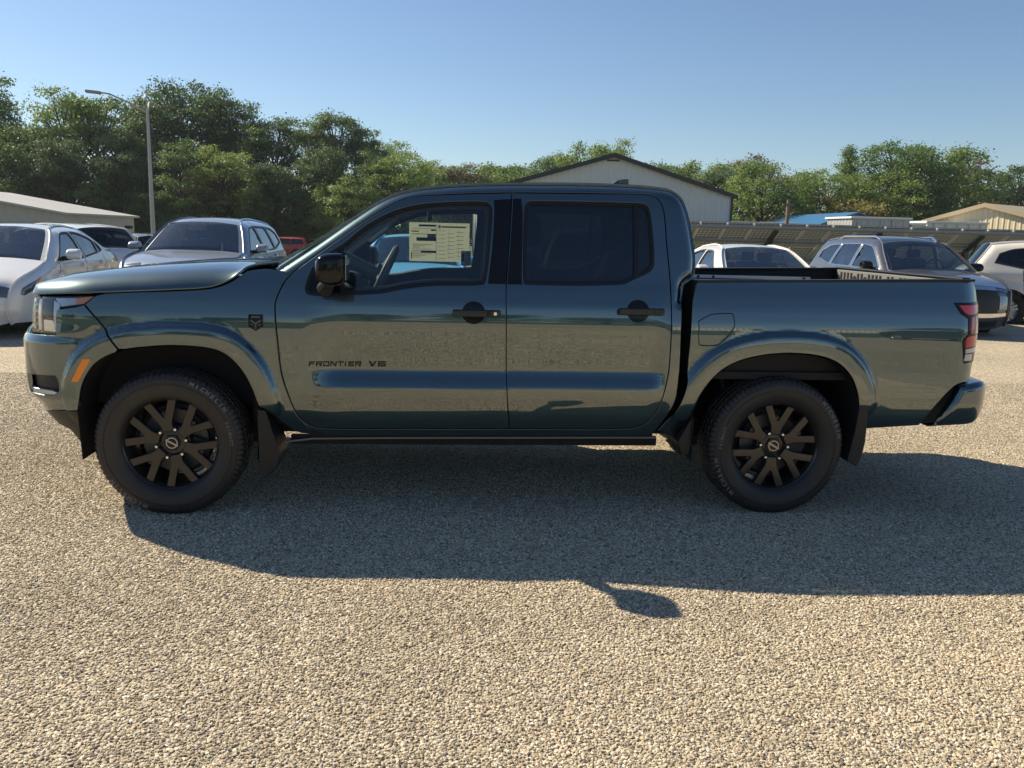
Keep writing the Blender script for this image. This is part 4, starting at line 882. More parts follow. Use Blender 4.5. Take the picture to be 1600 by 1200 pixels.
MB().box((2.60,.75,.42),(2.86,1.10,.50)).build('tow_hitch', steel_dark, TR, org=ORG, bevel=.01)

# ---- mirrors
mo = resample([(-.808,1.346),(-.776,1.372),(-.684,1.377),(-.673,1.359),(-.677,1.241),(-.716,1.222),(-.762,1.222),(-.812,1.262)], .012)
def mirror(s):
    n = len(mo); mb = MB(); V = []; F = []
    for y, k in ((-.20,.55),(-.196,.75),(-.185,.90),(-.165,.985),(-.12,1.0),(-.06,.99),(-.02,.93),(.0,.80)):
        c = mo.mean(0)
        for q in mo: 
            w_ = c+(q-c)*k; V.append((w_[0]+.03*(y+.1), y, w_[1]))
    for r_ in range(7):
        for i in range(n): F.append((r_*n+i, r_*n+(i+1)%n, (r_+1)*n+(i+1)%n, (r_+1)*n+i))
    F.append(tuple(range(n))[::-1]); F.append(tuple(7*n+i for i in range(n)))
    if s: V = [(x, W_T-y, z) for x,y,z in V]
    o = MB().add(V, F).build('door_mirror', gloss_black, TR, True, ORG)
    V2 = [(x-.04*0, y, z) for x,y,z in V]
    yq = (lambda y: W_T-y) if s else (lambda y: y)
    MB().tube([(-.80,yq(.10),1.19),(-.80,yq(.03),1.195),(-.77,yq(-.04),1.225),(-.75,yq(-.09),1.25)], [.04,.038,.032,.03], 10).build('mirror_arm', satin_black, o, True, ORG)
    MB().box((-.672,min(yq(-.17),yq(-.02)),1.25),(-.668,max(yq(-.17),yq(-.02)),1.35)).build('mirror_glass', mat('mirror glass', (.7,.7,.7), .02, 1.), o, org=ORG)
    return o
mirror(0); mirror(1)
# ---- door handles with their finger bowls
for x0, x1, zc_, cx_, dn, df in ((-.152,.098,1.083,-.042,fdn,fdf),(.718,.958,1.106,.824,rdn,rdf)):
    a = np.linspace(0, 2*math.pi, 28, endpoint=False); bowl = np.stack([cx_+.060*np.cos(a), zc_+.058*np.sin(a)], 1)
    part('handle_bowl', bowl, gloss_black, [], (lambda cx=cx_, zc=zc_: (lambda u, z: np.stack([u, S(u,z)-.0015+0*u, z], -1)))(), dn, far_parent=df, gap=0, h=.02, ring=.006, thick=.003)
    ys = float(S(cx_, zc_))
    hb = MB(); hh = .0175
    P = resample([(x0,zc_-hh*.8),(x0+.006,zc_-hh),(x1-.006,zc_-hh),(x1,zc_-hh*.8),(x1,zc_+hh*.8),(x1-.006,zc_+hh),(x0+.006,zc_+hh),(x0,zc_+hh*.8)], .02)
    hb.prism([tuple(q) for q in P], ys-.045, ys-.012); hb.box((x0+.004,ys-.02,zc_-.012),(x0+.03,ys+.02,zc_+.012)); hb.box((x1-.05,ys-.02,zc_-.012),(x1-.004,ys+.02,zc_+.012))
    both(hb, 'door_handle', handle_m, dn, df, bevel=.006)
    both(MB().box((x1-.058,ys-.0465,zc_-.016),(x1-.055,ys-.044,zc_+.016)), 'handle_seam', matte_black, dn, df)
    if x0 < 0:
        MB().lathe([(0,-.002),(.009,-.002),(.009,.002),(0,.002)], 14, 'y', (x1-.03,ys-.046,zc_)).build('lock_cylinder', chrome, dn, True, ORG)
        MB().box((x1-.073,ys-.047,zc_-.011),(x1-.062,ys-.044,zc_+.011)).build('handle_button', matte_black, dn, org=ORG)
# ---- lettering and emblems on the flank
def strokes(ch):
    """block letters on a 0..1 by 0..1 cell, as rectangles (x0,z0,x1,z1)"""
    t = .20; b = .24
    return {'F':[(0,0,t,1),(0,1-b,1,1),(0,.40,.85,.40+b)], 'R':[(0,0,t,1),(0,1-b,1,1),(1-t,.40,1,1),(0,.36,1,.36+b),(.62,0,.9,.40)], 'O':[(0,0,t,1),(1-t,0,1,1),(0,0,1,b),(0,1-b,1,1)],
            'N':[(0,0,t,1),(1-t,0,1,1),('d',.0,1,.75,0,.30)], 'T':[(0,1-b,1,1),(.5-t/2,0,.5+t/2,1)], 'I':[(.38,0,.62,1)], 'E':[(0,0,t,1),(0,1-b,1,1),(0,.38,.9,.38+b),(0,0,1,b)],
            'V':[('d',0,1,.36,0,.28),('d',.72,1,.36,0,.28)], '6':[(0,0,t,1),(0,1-b,1,1),(0,0,1,b),(1-t,0,1,.58),(0,.38,1,.38+b)]}[ch]
def word(txt, x0, z0, cw, chh, gapw, off):
    mb = MB(); x = x0
    for ch in txt:
        if ch == ' ': x += cw*.45; continue
        w_ = cw*(.45 if ch == 'I' else 1)
        for r_ in strokes(ch):
            if r_[0] == 'd':
                _, a0, b0, a1, b1, tk = r_; poly = [(a0,b0),(a0+tk,b0),(a1+tk,b1),(a1,b1)]
            else: poly = [(r_[0],r_[1]),(r_[2],r_[1]),(r_[2],r_[3]),(r_[0],r_[3])]
            if ch == 'I': poly = [((p-.38)/.24*.5+.1, q) for p,q in poly]
            P = [(x+p*w_+q*chh*.12, z0+q*chh) for p,q in poly]
            k = len(mb.v); mb.prism(P, -.004, 0)
            for i in range(k, len(mb.v)):
                a, y, c = mb.v[i]; mb.v[i] = (a, float(S(a, c))+y-off, c)
        x += w_+gapw
    return mb
word('FRONTIER', -.889, .791, .0315, .0265, .0045, -.0005).build('door_lettering', gloss_black, fdn, org=ORG)
word('V6', -.586, .792, .042, .0285, .006, -.0005).build('door_lettering', gloss_black, fdn, org=ORG)
def plate(pts, lo, hi, name, m_, par):
    mb = MB(); mb.prism(pts, -hi, -lo); mb.v = [(a, float(S(a, c))+y, c) for a,y,c in mb.v]; return mb.build(name, m_, par, org=ORG)
sx, sz = -1.1845, .972
e_ = plate([(sx,sz+.084),(sx,sz+.022),(sx+.036,sz),(sx+.072,sz+.022),(sx+.072,sz+.084)], -.001, .004, 'fender_emblem', gloss_black, fn)
for pts in ([(.014,.066),(.058,.066),(.058,.076),(.014,.076)], [(.008,.056),(.014,.058),(.036,.044),(.058,.058),(.064,.056),(.064,.049),(.040,.034),(.040,.010),(.032,.010),(.032,.034),(.008,.049)], [(.008,.040),(.026,.030),(.026,.025),(.008,.034)], [(.064,.040),(.046,.030),(.046,.025),(.064,.034)]):
    plate([(sx+a, sz+b) for a,b in pts], .0035, .0065, 'emblem_relief', mat('emblem grey', (.10,.11,.12), .25, .6), e_)

# ---- wheels
R_T = .385
def tyre_mesh():
    prof = [(.238,.085),(.242,.100),(.249,.109),(.264,.118),(.285,.126),(.310,.130),(.318,.1305),(.3185,.1275),(.3225,.1275),(.323,.1305),(.345,.1275),(.3455,.1235),(.352,.122),(.366,.115),(.374,.106),(.3795,.096),(.3815,.078),(.3745,.076),(.3745,.068),(.3838,.066),(.3848,.032),(.3770,.030),(.3770,.022),(.385,.020)]
    prof = prof+[(r,-a) for r,a in prof[::-1]]
    N = 320
    def rf(r, a, j, k):
        if r > .350 and abs(a) > .06 and (k%4 == 0): return r-.006
        if r > .380 and abs(a) < .06 and ((k+(2 if a > 0 else 0))%6 == 0): return r-.005
        return r
    mb = MB(); mb.lathe([(r,-a) for r,a in prof], N, 'y', rfun=rf)
    return mb
_ty = tyre_mesh(); tyre0 = _ty.build('tyre', rubber, None, True, sharp=32)
def text_letters(mb, txt, rad, a0, size, step, y, flip=False):
    for i, ch in enumerate(txt):
        cu = bpy.data.curves.new('t', 'FONT'); cu.body = ch; cu.size = size; cu.align_x = 'CENTER'; cu.resolution_u = 2; cu.extrude = .0008; cu.offset = .0012
        to = bpy.data.objects.new('t', cu); COL.objects.link(to); dg = bpy.context.evaluated_depsgraph_get(); me = to.evaluated_get(dg).to_mesh()
        ang = a0-i*step if not flip else a0+i*step
        vs = []
        for q in me.vertices:
            lx, lz = (q.co.x, q.co.y) if not flip else (-q.co.x, -q.co.y)
            rr = rad+lz; t = ang-(lx/rad)
            vs.append((rr*math.cos(t), y-q.co.z-.0005, rr*math.sin(t)))
        mb.add(vs, [tuple(p.vertices) for p in me.polygons])
        to.to_mesh_clear(); bpy.data.objects.remove(to); bpy.data.curves.remove(cu)
def wheel(rot, hub, loc, facing, phase):
    """a wheel: facing -1 looks to -y"""
    root = empty('wheel', loc, 0); root.parent = TR
    root.location = (loc[0], loc[1]-MID, loc[2]); root.rotation_euler = (0, rot, math.pi if facing > 0 else 0)
    t = tyre0.copy(); COL.objects.link(t); t.parent = root; t.location = (0,0,0)
    return root
# rim pieces, built once and shared
def spoke_poly():
    P = []; r0, r1, r2 = .062, .112, .226
    st = .027
    def pt(r, a): return (r*math.sin(a), r*math.cos(a))
    aO = R(21.5); aI = R(11.0)
    left = [(-st, r0), (-st-.004, r1-.008), pt(r2, -aO), pt(r2, -aI), (-.004, r1+.026), (.004, r1+.026), pt(r2, aI), pt(r2, aO), (st+.004, r1-.008), (st, r0)]
    return left
def rim_parts():
    out = []
    mb = MB(); mb.lathe([(.205,.06),(.214,-.04),(.222,-.075),(.228,-.093),(.236,-.099),(.238,-.094),(.240,-.06),(.240,.10),(.205,.10)], 96, 'y')
    out.append(('rim', mb, wheel_black, 0))
    mb = MB()
    mb.lathe([(0,-.058),(.040,-.060),(.066,-.056),(.088,-.048),(.094,-.030),(.094,.03)], 48, 'y')
    out.append(('hub', mb, wheel_black, 0))
    mb = MB(); mb.lathe([(.03,.0),(.168,.0),(.170,.004),(.170,.024),(.03,.024)], 64, 'y'); out.append(('brake_disc', mb, mat('disc steel', (.10,.10,.10), .5, .6), 0))
    mb = MB(); mb.box((.085,-.03,-.06),(.185,.05,.06)); mb.lathe([(0,.0),(.19,.04),(.19,.06)], 32, 'y'); out.append(('brake_caliper', mb, steel_dark, 0))
    a = np.linspace(0, 2*math.pi, 6, endpoint=False); mb = MB(); mb.prism([(.046*math.cos(t), .046*math.sin(t)) for t in a], -.072, -.05); out.append(('centre_cap', mb, gloss_black, .003))
    mb = MB(); mb.lathe([(.0245,-.0715),(.0245,-.0745),(.030,-.0745),(.030,-.0715)], 32, 'y'); mb.box((-.034,-.0748,-.0045),(.034,-.0715,.0045)); out.append(('cap_emblem', mb, mat('emblem silver', (.35,.36,.37), .3, .8), 0))
    return out
shared = {}
for nm, mb, m_, bv in rim_parts(): shared[nm] = mb.build(nm, m_, None, True, bevel=bv) if bv else mb.build(nm, m_, None, True)
mb = MB(); sp = spoke_poly(); mb.prism([(x,z) for x,z in sp], -.082, -.046)
for i, (x,y,z) in enumerate(mb.v):
    r_ = math.hypot(x,z); mb.v[i] = (x, y+(.016*(1-min(1,r_/.14)) if y < -.06 else .02*(1-r_/.226)), z)
shared['spoke'] = mb.build('spoke', wheel_black, None, bevel=.0055)
mb = MB(); mb.prism([(-.0035,.118),(.0035,.118),(.0035,.160),(-.0035,.160)], -.070, -.05); mb.box((-.012,-.070,.150),(.012,-.05,.156)); shared['spoke_web'] = mb.build('spoke_web', wheel_black, None)
mb = MB(); mb.lathe([(0,-.088),(.007,-.087),(.0105,-.083),(.0115,-.070),(.0115,-.045)], 6, 'y'); shared['lug_nut'] = mb.build('lug_nut', chrome, None, True)
mb = MB(); text_letters(mb, 'MICHELIN', .336, R(38), .030, R(4.9), -.1305); text_letters(mb, 'MICHELIN', .336, R(218), .030, R(4.9), -.1305)
text_letters(mb, 'PRIMACY', .312, R(172), .020, R(3.4), -.1312); shared['tyre_lettering'] = mb.build('tyre_lettering', rubber_letters, None)
def put(nm, par, rot=0., loc=(0,0,0)):
    o = shared[nm].copy(); COL.objects.link(o); o.parent = par; o.location = loc; o.rotation_euler = (0, rot, 0); o.scale = (1.035,1,1.035) if nm in ('rim','spoke') else (1,1,1); return o
def make_wheel(x, near, phase, letter_rot):
    root = empty('wheel', (x, (.155 if near else W_T-.155)-MID, R_T-.010), 0 if near else math.pi); root.parent = TR
    t = tyre0.copy(); COL.objects.link(t); t.parent = root
    put('tyre_lettering', t, letter_rot)
    r_ = put('rim', root)
    for nm in ('hub','centre_cap','cap_emblem'): put(nm, root, .5 if nm == 'cap_emblem' else 0)
    put('brake_disc', root); put('brake_caliper', root, R(20))
    for k in range(6):
        a = phase+k*math.pi/3
        s_ = put('spoke', root, a); put('spoke_web', s_, 0)
        b = a+math.pi/6; put('lug_nut', root, 0, (.0775*math.sin(b), 0, .0775*math.cos(b)))
    return root
make_wheel(-1.6, True, R(-13), R(150)); make_wheel(1.625, True, R(4), R(-8)); make_wheel(-1.6, False, .3, 0); make_wheel(1.625, False, .8, 1.)
for o in list(shared.values())+[tyre0]: bpy.data.objects.remove(o)

# ---- cabin
MB().box((-.98,.20,.50),(1.06,W_T-.20,.66)).build('cabin_floor', interior_dark, TR, org=ORG)
dash = resample([(-1.02,1.20,1),(-.86,1.225),(-.74,1.215),(-.68,1.17),(-.68,1.08),(-.74,1.02),(-.76,.70,1),(-1.02,.66,1)], .03)
MB().prism([tuple(q) for q in dash], .20, W_T-.20).build('dashboard', interior_grey, TR, org=ORG, bevel=.012)
hood_ = resample([(-.82,1.20),(-.76,1.262),(-.70,1.268),(-.655,1.245),(-.665,1.17),(-.72,1.12)], .02)
MB().prism([tuple(q) for q in hood_], .36, .76).build('gauge_hood', interior_dark, TR, org=ORG, bevel=.02)
MB().box((-.70,.80,1.10),(-.675,1.10,1.27)).build('centre_screen', gloss_black, TR, org=ORG, bevel=.008)
MB().box((-.66,.80,.66),(.10,1.06,.92)).build('centre_console', interior_dark, TR, org=ORG, bevel=.02)
sw = MB(); cc = np.array([-.545,.56,1.225]); ax = np.array([-.90,0,.42]); ax /= np.linalg.norm(ax); u1 = np.array([0,1.,0]); u2 = np.cross(ax, u1)
ring_ = [cc+.19*(math.cos(t)*u1+math.sin(t)*u2) for t in np.linspace(0, 2*math.pi, 41)]
sw.tube(ring_, .0165, 8, False)
for t in (R(0), R(180), R(270), R(255), R(285)): sw.tube([cc+ax*.02, cc+.18*(math.cos(t)*u1+math.sin(t)*u2)], [.028,.014], 6)
sw.tube([cc+ax*.30, cc+ax*.02], [.05,.045], 10); sw.tube([cc+ax*.05, cc-ax*.02], [.075,.065], 16)
sw.build('steering_wheel', mat('wheel leather', (.07,.075,.08), .45), TR, True, ORG)
def seat(x, y, wd, tint):
    r0 = MB(); P = resample([(x-.50,.86),(x-.52,.93),(x-.45,.97),(x-.10,.94),(x+.02,.90),(x+.02,.80),(x-.45,.78)], .05)
    o = MB().prism([tuple(q) for q in P], y-wd, y+wd).build('seat', tint, TR, org=ORG, bevel=.04)
    P = resample([(x-.08,.90),(x-.06,1.10),(x+.04,1.36),(x+.10,1.40),(x+.16,1.37),(x+.12,1.15),(x+.06,.88)], .05)
    MB().prism([tuple(q) for q in P], y-wd*.92, y+wd*.92).build('seat_back', tint, o, org=ORG, bevel=.045)
    P = resample([(x+.09,1.44),(x+.08,1.54),(x+.12,1.60),(x+.18,1.59),(x+.19,1.50),(x+.17,1.43)], .03)
    MB().prism([tuple(q) for q in P], y-.13, y+.13).build('headrest', tint, o, org=ORG, bevel=.035)
seat(.15,.52,.25,cloth_dark); seat(.15,W_T-.52,.25,cloth_dark); seat(.86,.55,.27,cloth_dark); seat(.86,W_T-.55,.27,cloth_dark)
MB().box((-.30,.33,1.685),(1.02,W_T-.33,1.70)).build('headliner', interior_light, TR, org=ORG)
for s in (0,1):
    q = (lambda y: y) if not s else (lambda y: W_T-y)
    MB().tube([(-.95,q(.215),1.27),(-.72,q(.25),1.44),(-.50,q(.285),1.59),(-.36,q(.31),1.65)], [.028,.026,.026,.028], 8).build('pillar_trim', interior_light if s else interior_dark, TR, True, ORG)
MB().tube([(-.70,1.53,1.425),(-.685,1.49,1.425),(-.575,1.47,1.51),(-.565,1.50,1.535)], .014, 8).build('grab_handle', interior_light, TR, True, ORG)
MB().box((-.26,.36,1.63),(-.10,.80,1.645)).build('sun_visor', interior_light, TR, org=ORG, bevel=.006)
MB().box((-.30,.86,1.55),(-.27,1.02,1.62)).build('cabin_mirror', gloss_black, TR, org=ORG, bevel=.01)
# window sticker on the far front pane, small tag beside it
def fy(x, z): return W_T-float(S(x, z))-.026
def sheet(x0, x1, z0, z1, off, name, m_, par=None):
    P = [(x0,z0),(x1,z0),(x1,z1),(x0,z1)]; V = [(x, fy(x,z)-off, z) for x,z in P]+[(x, fy(x,z)-off-.0006, z) for x,z in P]
    return mesh_obj(name, V, [(0,1,2,3),(7,6,5,4),(0,4,5,1),(1,5,6,2),(2,6,7,3),(3,7,4,0)], m_, par or TR, False, ORG)
st = sheet(-.438,-.022,1.286,1.552,0,'window_sticker',paper); st['label'] = 'pale price sheet stuck to the far front window'
def pr(a0, a1, b0, b1, m_): sheet(-.438+.416*a0, -.438+.416*a1, 1.286+.266*b0, 1.286+.266*b1, .0012, 'sticker_print', m_, st)
pr(.16,.44,.90,.95,ink); pr(.05,.44,.84,.85,ink_light); pr(.36,.44,.79,.83,ink); pr(.04,.16,.76,.79,ink_light); pr(.04,.44,.70,.715,ink_light); pr(.30,.44,.60,.71,ink_light)
pr(.12,.45,.53,.62,ink); pr(.19,.45,.22,.28,ink); pr(.03,.045,.05,.24,ink); pr(.48,.52,.86,.94,ink_light); pr(.54,.94,.88,.92,ink_light); pr(.445,.452,.02,.97,ink_light)
for k in range(9): pr(.05,.17+.1*(k%3),.10+.047*k*0.9,.112+.047*k*.9,ink_light)
for k in range(22): pr(.48+.15*(k%3),.60+.15*(k%3),.08+.034*k,.09+.034*k,ink_light)
for a in (.66,.82): pr(a,a+.004,.05,.86,ink_light)
sg = sheet(-.078,-.008,1.262,1.365,.003,'window_tag',mat('tag white',(.80,.80,.80),.6))
for k in range(6):
    z0 = 1.279+.013*k; o = sheet(-.048,-.014,z0,z0+.006,.0042,'tag_print',ink,sg)
sheet(-.074,-.054,1.290,1.345,.0042,'tag_print',ink_blue,sg); sheet(-.072,-.014,1.267,1.273,.0042,'tag_print',ink,sg)
# ================================================================== parked cars
SILH = {}
car_glass = glass_mat('car glass', (.60,.68,.67), .95, 1.95); car_dark = glass_mat('car dark glass', (.12,.13,.14), .9, 1.5)
tyre_plain = mat('plain tyre', (.02,.02,.02), .7); alloy = mat('alloy wheel', (.45,.46,.47), .35, .8); dark_plastic = mat('dark car plastic', (.018,.018,.02), .5)
hl_mat = mat('car headlamp', (.16,.18,.20), .12, .6, coat=1.); seam_m = mat('shut line', (.012,.012,.013), .6); plate_m = mat('blank plate', (.55,.56,.57), .5)
def car_paint(name, col, metal=0.): return mat(name, col, .35 if metal else .45, metal, coat=1., crough=.03, noise=.03, nscale=300)
SPEC = {}
# profile from the front skirt over the roof to the rear skirt: x, z, corner flag; index pairs name the glass runs
SPEC['sedan'] = dict(W=1.80, prof=[(-2.24,.24,1),(-2.32,.40),(-2.30,.56),(-2.24,.68),(-2.10,.775),(-1.75,.87),(-1.22,.985,1),(-.42,1.405,1),(-.10,1.447),(.30,1.455),(.72,1.42,1),(1.52,1.10,1),(1.72,1.07),(2.12,1.045),(2.24,1.00),(2.27,.80),(2.29,.60),(2.27,.40),(2.20,.26,1)],
    ws=(6,7), rg=(10,11), axle=(-1.38,1.34), r=.325, sill=.22, wins=[[(-.98,.99,1),(-.86,1.04),(-.40,1.33),(-.18,1.375,1),(.03,1.375,1),(.16,1.00,1)],[(.10,1.378,1),(.36,1.37),(.80,1.285),(.92,1.245,1),(.96,1.06,1),(.235,1.005,1)],[(.975,1.225,1),(1.12,1.16),(1.19,1.09,1),(1.02,1.065,1)]],
    doors=[(-.98,.30,.96),(.19,.30,1.0),(1.06,.42,1.03)], head=[(-2.20,.60,1),(-2.14,.685),(-1.72,.80,1),(-1.80,.70),(-2.14,.585,1)], tail=[(1.95,.90,1),(2.28,.98,1),(2.30,.80,1),(2.10,.82)], mir=(-.80,1.02), handles=[(.04,.90),(.98,.92)], grille=(.40,.60), hls=(.56,.70))
SPEC['suv'] = dict(W=1.86, prof=[(-2.26,.28,1),(-2.33,.46),(-2.32,.70),(-2.26,.86),(-2.10,.96),(-1.70,1.04),(-1.20,1.11,1),(-.52,1.58,1),(-.20,1.655),(.40,1.69),(1.20,1.665),(1.68,1.61,1),(1.98,1.17,1),(2.10,1.10),(2.20,.95),(2.24,.70),(2.22,.45),(2.16,.30,1)],
    ws=(6,7), rg=(11,12), axle=(-1.38,1.36), r=.365, sill=.27, wins=[[(-1.02,1.125,1),(-.52,1.47),(-.36,1.54,1),(-.02,1.575,1),(.08,1.135,1)],[(.05,1.578,1),(.80,1.565,1),(.96,1.15,1),(.15,1.138,1)],[(.87,1.56,1),(1.30,1.53),(1.55,1.44,1),(1.62,1.27,1),(1.03,1.155,1)]],
    doors=[(-1.02,.36,1.10),(.10,.36,1.12),(1.04,.46,1.14)], head=[(-2.27,.80,1),(-2.20,.90),(-1.78,.985,1),(-1.84,.92),(-2.16,.78,1)], tail=[(1.80,1.05,1),(2.14,1.07,1),(2.22,.90,1),(1.95,.93)], mir=(-.86,1.14), handles=[(-.06,1.02),(.86,1.04)], grille=(.50,.82), hls=(.78,.92))
SPEC['van'] = dict(SPEC['suv']); SPEC['van'].update(W=1.95, prof=[(-2.40,.26,1),(-2.48,.44),(-2.46,.66),(-2.38,.84),(-2.10,.98),(-1.60,1.12,1),(-.80,1.60,1),(-.40,1.70),(.60,1.74),(1.70,1.71),(2.20,1.64,1),(2.40,1.10,1),(2.48,.95),(2.50,.60),(2.46,.30,1)], ws=(5,6), rg=(10,11), wins=[[(-1.30,1.13,1),(-.74,1.50),(-.55,1.57,1),(-.10,1.60,1),(-.06,1.12,1)],[(0,1.60,1),(.98,1.60,1),(1.02,1.13,1),(.02,1.13,1)],[(1.08,1.60,1),(1.90,1.55),(2.10,1.50,1),(2.18,1.16,1),(1.10,1.13,1)]], doors=[(-1.25,.36,1.10),(-.02,.36,1.12),(1.05,.36,1.12)], head=[(-2.42,.72,1),(-2.34,.86),(-1.90,.96,1),(-1.96,.86),(-2.34,.70,1)], tail=[(2.22,1.10,1),(2.44,1.10,1),(2.50,.80,1),(2.34,.80,1)], mir=(-1.1,1.14), handles=[(-.2,.98),(1.1,.98)], axle=(-1.5,1.55))
def make_car(name, label, spec, paint_m, x, y, heading, cat='car', group='cars parked around the lot', side_glass=None, rear_dark=True, trim='plain', roof_m=None, hx=1., z=None):
    sp = SPEC[spec]; W = sp['W']/2
    root = empty(name, (x, y, (gz_(y) if y > 0 else 0) if z is None else z), heading, label, cat, group)
    prof, tg_ = resample(sp['prof'], .05, False, True); zmax = prof[:,1].max(); rr = .36*(sp['r']/.325)
    xf, xr = prof[0,0], prof[-1,0]
    low = [(xr-.06, sp['sill']+.04)]
    def arch(xc): 
        ra = sp['r']+.055; a0 = math.asin(max(-1,(sp['sill']-sp['r'])/ra)); return [(xc+ra*math.cos(t), sp['r']+ra*math.sin(t)) for t in np.linspace(a0, math.pi-a0, 18)]
    lower = arch(sp['axle'][1])+[(0.3,sp['sill']),(-.3,sp['sill'])]+arch(sp['axle'][0])
    loop = np.concatenate([prof[::-1], np.array([(xf+.02,sp['sill']+.02)]), np.array(lower[::-1]), np.array([(xr-.02,sp['sill']+.03)])])
    beltz = sp['wins'][0][0][1]; tum = hermite([.1,.3,.55,beltz-.08,beltz+.02,zmax-.1,zmax], [.07,.03,0,.015,.05,.05+.42*(zmax-.1-beltz),.08+.50*(zmax-beltz)])
    line = prof
    def side(u, z, off=0., rnd=True):
        q = np.stack([np.ravel(u),np.ravel(z)],1); yv = tum(z)+.16*np.clip((-1.5-np.asarray(u))/.85,0,1)**2.2+.13*np.clip((np.asarray(u)-1.55)/.75,0,1)**2.2
        yv = yv+.016*np.exp(-((np.asarray(z)-(beltz-.22))/.06)**2)*sstep(-1.3,-.8,u)
        for xc in sp['axle']:
            d = np.hypot(np.asarray(u)-xc, np.asarray(z)-sp['r']); yv = yv-.025*(1-sstep(sp['r']+.07,sp['r']+.16,d))
        if rnd:
            d = np.clip(dist_loop(line, q, False).reshape(np.shape(u)),0,.09); yv = yv+.085*(1-np.sqrt(np.clip(1-(1-d/.09)**2,0,1)))
        return np.stack([u, -W+yv+off, z], -1)
    wins = [resample(q, .04) for q in sp['wins']]
    v, f = skin(loop, wins, side, h=.07, ring=.012, thick=.03, lip=.004)
    mir_ = lambda a: np.array(a)*np.array([1,-1,1])
    mb = MB().add(v, f).add(mir_(v), [tuple(q)[::-1] for q in f])
    E0 = side(prof[:,0], prof[:,1]); n = len(prof); tn_ = np.gradient(prof, axis=0); nr = np.stack([-tn_[:,1], tn_[:,0]],1); nr /= np.linalg.norm(nr,axis=1)[:,None]+1e-9
    T = np.linspace(-1,1,13)
    def across(i, t, off=0.):
        e = E0[i]; c = (.035+.15*nr[i,0]**2*(1 if nr[i,0] < 0 else .6)); s_ = -1 if False else 1
        k = c*(1-abs(t)**2.4)+off; return (e[0]+nr[i,0]*k, e[1]*-t, e[2]+nr[i,1]*k)
    grid = lambda ii, tt, off=0.: ([across(i,t,off) for i in ii for t in tt], [(a*len(tt)+b, a*len(tt)+b+1, (a+1)*len(tt)+b+1, (a+1)*len(tt)+b) for a in range(len(ii)-1) for b in range(len(tt)-1)])
    runs = []; cur = []; gl = lambda k: 1 if sp['ws'][0] <= k < sp['ws'][1] else (2 if sp['rg'][0] <= k < sp['rg'][1] else 0)
    for i in range(n-1):
        g_ = gl(tg_[i])
        if cur and cur[0] == g_: cur[1].append(i+1)
        else:
            cur = [g_, [i, i+1]]; runs.append(cur)
    first_roof = True
    for g_, ii in runs:
        vv, fq = grid(ii, T)
        if g_ == 0:
            if roof_m is not None and prof[ii[0],1] > 1.3: mesh_obj('roof', vv, fq, roof_m, root)
            else: mb.add(vv, fq)
        else:
            mesh_obj('windscreen' if g_ == 1 else 'rear_window', *grid(ii, T*.93, -.006), car_glass if g_ == 1 or not rear_dark else car_dark, root)
            for tt in ([-1,-.96,-.92],[.92,.96,1]): mb.add(*grid(ii, np.array(tt)))
    mb.build('body', paint_m, root, True, sharp=40)
    for k, q in enumerate(wins):
        for s in (0,1):
            vv, fq = skin(offset_in(q,-.004), [], lambda u,z: side(u,z,.012), h=.12, ring=0, thick=0); vv = mir_(vv) if s else vv
            mesh_obj('side_window', vv, fq if not s else [tuple(a)[::-1] for a in fq], (side_glass or car_glass) if k < 2 else (side_glass or car_glass), root)
            vv, fq = skin(offset_in(q,-.010), [offset_in(q,.014)], lambda u,z: side(u,z,-.003), h=.2, ring=0, thick=.01); vv = mir_(vv) if s else vv
            mesh_obj('window_seal', vv, fq, dark_plastic if trim == 'plain' else chrome, root)
    def patch(nm, pts, m_, off, th=.01, par=None):
        for s in (0,1):
            vv, fq = skin(resample(pts,.04), [], lambda u,z: side(u,z,-off), h=.06, ring=0, thick=th); vv = mir_(vv) if s else vv
            mesh_obj(nm, vv, fq if not s else [tuple(a)[::-1] for a in fq], m_, par or root)
    patch('headlamp', sp['head'], hl_mat, .006); patch('tail_lamp', sp['tail'], red_lens, .006)
    hp = sp['head']; patch('corner_lens', [(hp[2][0]-.02,hp[2][1]-.004,1),(hp[3][0]+.0,hp[3][1]+.012,1),(hp[3][0]-.10,hp[3][1]-.012,1),(hp[2][0]-.16,hp[2][1]-.05,1)], amber, .010)
    for dx, z0, z1 in sp['doors']:
        lean = .10 if dx > .5 else 0
        patch('door_seam', [(dx-.006,z0,1),(dx+.006,z0,1),(dx+.006+lean,z1,1),(dx-.006+lean,z1,1)], seam_m, .0015, .004)
    for hx_, hz_ in sp['handles']: patch('door_handle', [(hx_-.10,hz_-.018),(hx_+.08,hz_-.018),(hx_+.08,hz_+.018),(hx_-.10,hz_+.018)], paint_m, .03, .035)
    patch('sill_trim', [(sp['axle'][0]+.45,sp['sill']+.005,1),(sp['axle'][1]-.45,sp['sill']+.005,1),(sp['axle'][1]-.47,sp['sill']+.10,1),(sp['axle'][0]+.47,sp['sill']+.10,1)], dark_plastic, .012)
    # nose and tail details across the width
    def band(nm, z0, z1, t0, t1, m_, off, front=True):
        ii = [i for i in range(n) if z0 <= prof[i,1] <= z1 and ((prof[i,0] < -1.6) == front) and abs(prof[i,0]) > 1.6]
        if len(ii) < 2: return
        mesh_obj(nm, *grid(ii, np.linspace(t0,t1,9), off), m_, root)
    g0, g1 = sp['grille']; band('grille', g0, g1, -.62, .62, dark_plastic, .006); band('lower_grille', sp['sill']+.02, g0-.05, -.7, .7, dark_plastic, .006)
    h0, h1 = sp['hls']; band('headlamp', h0, h1, -.99, -.62, hl_mat, .007); band('headlamp', h0, h1, .62, .99, hl_mat, .007); band('grille_trim', g1-.02, g1+.05, -.6, .6, chrome, .010)
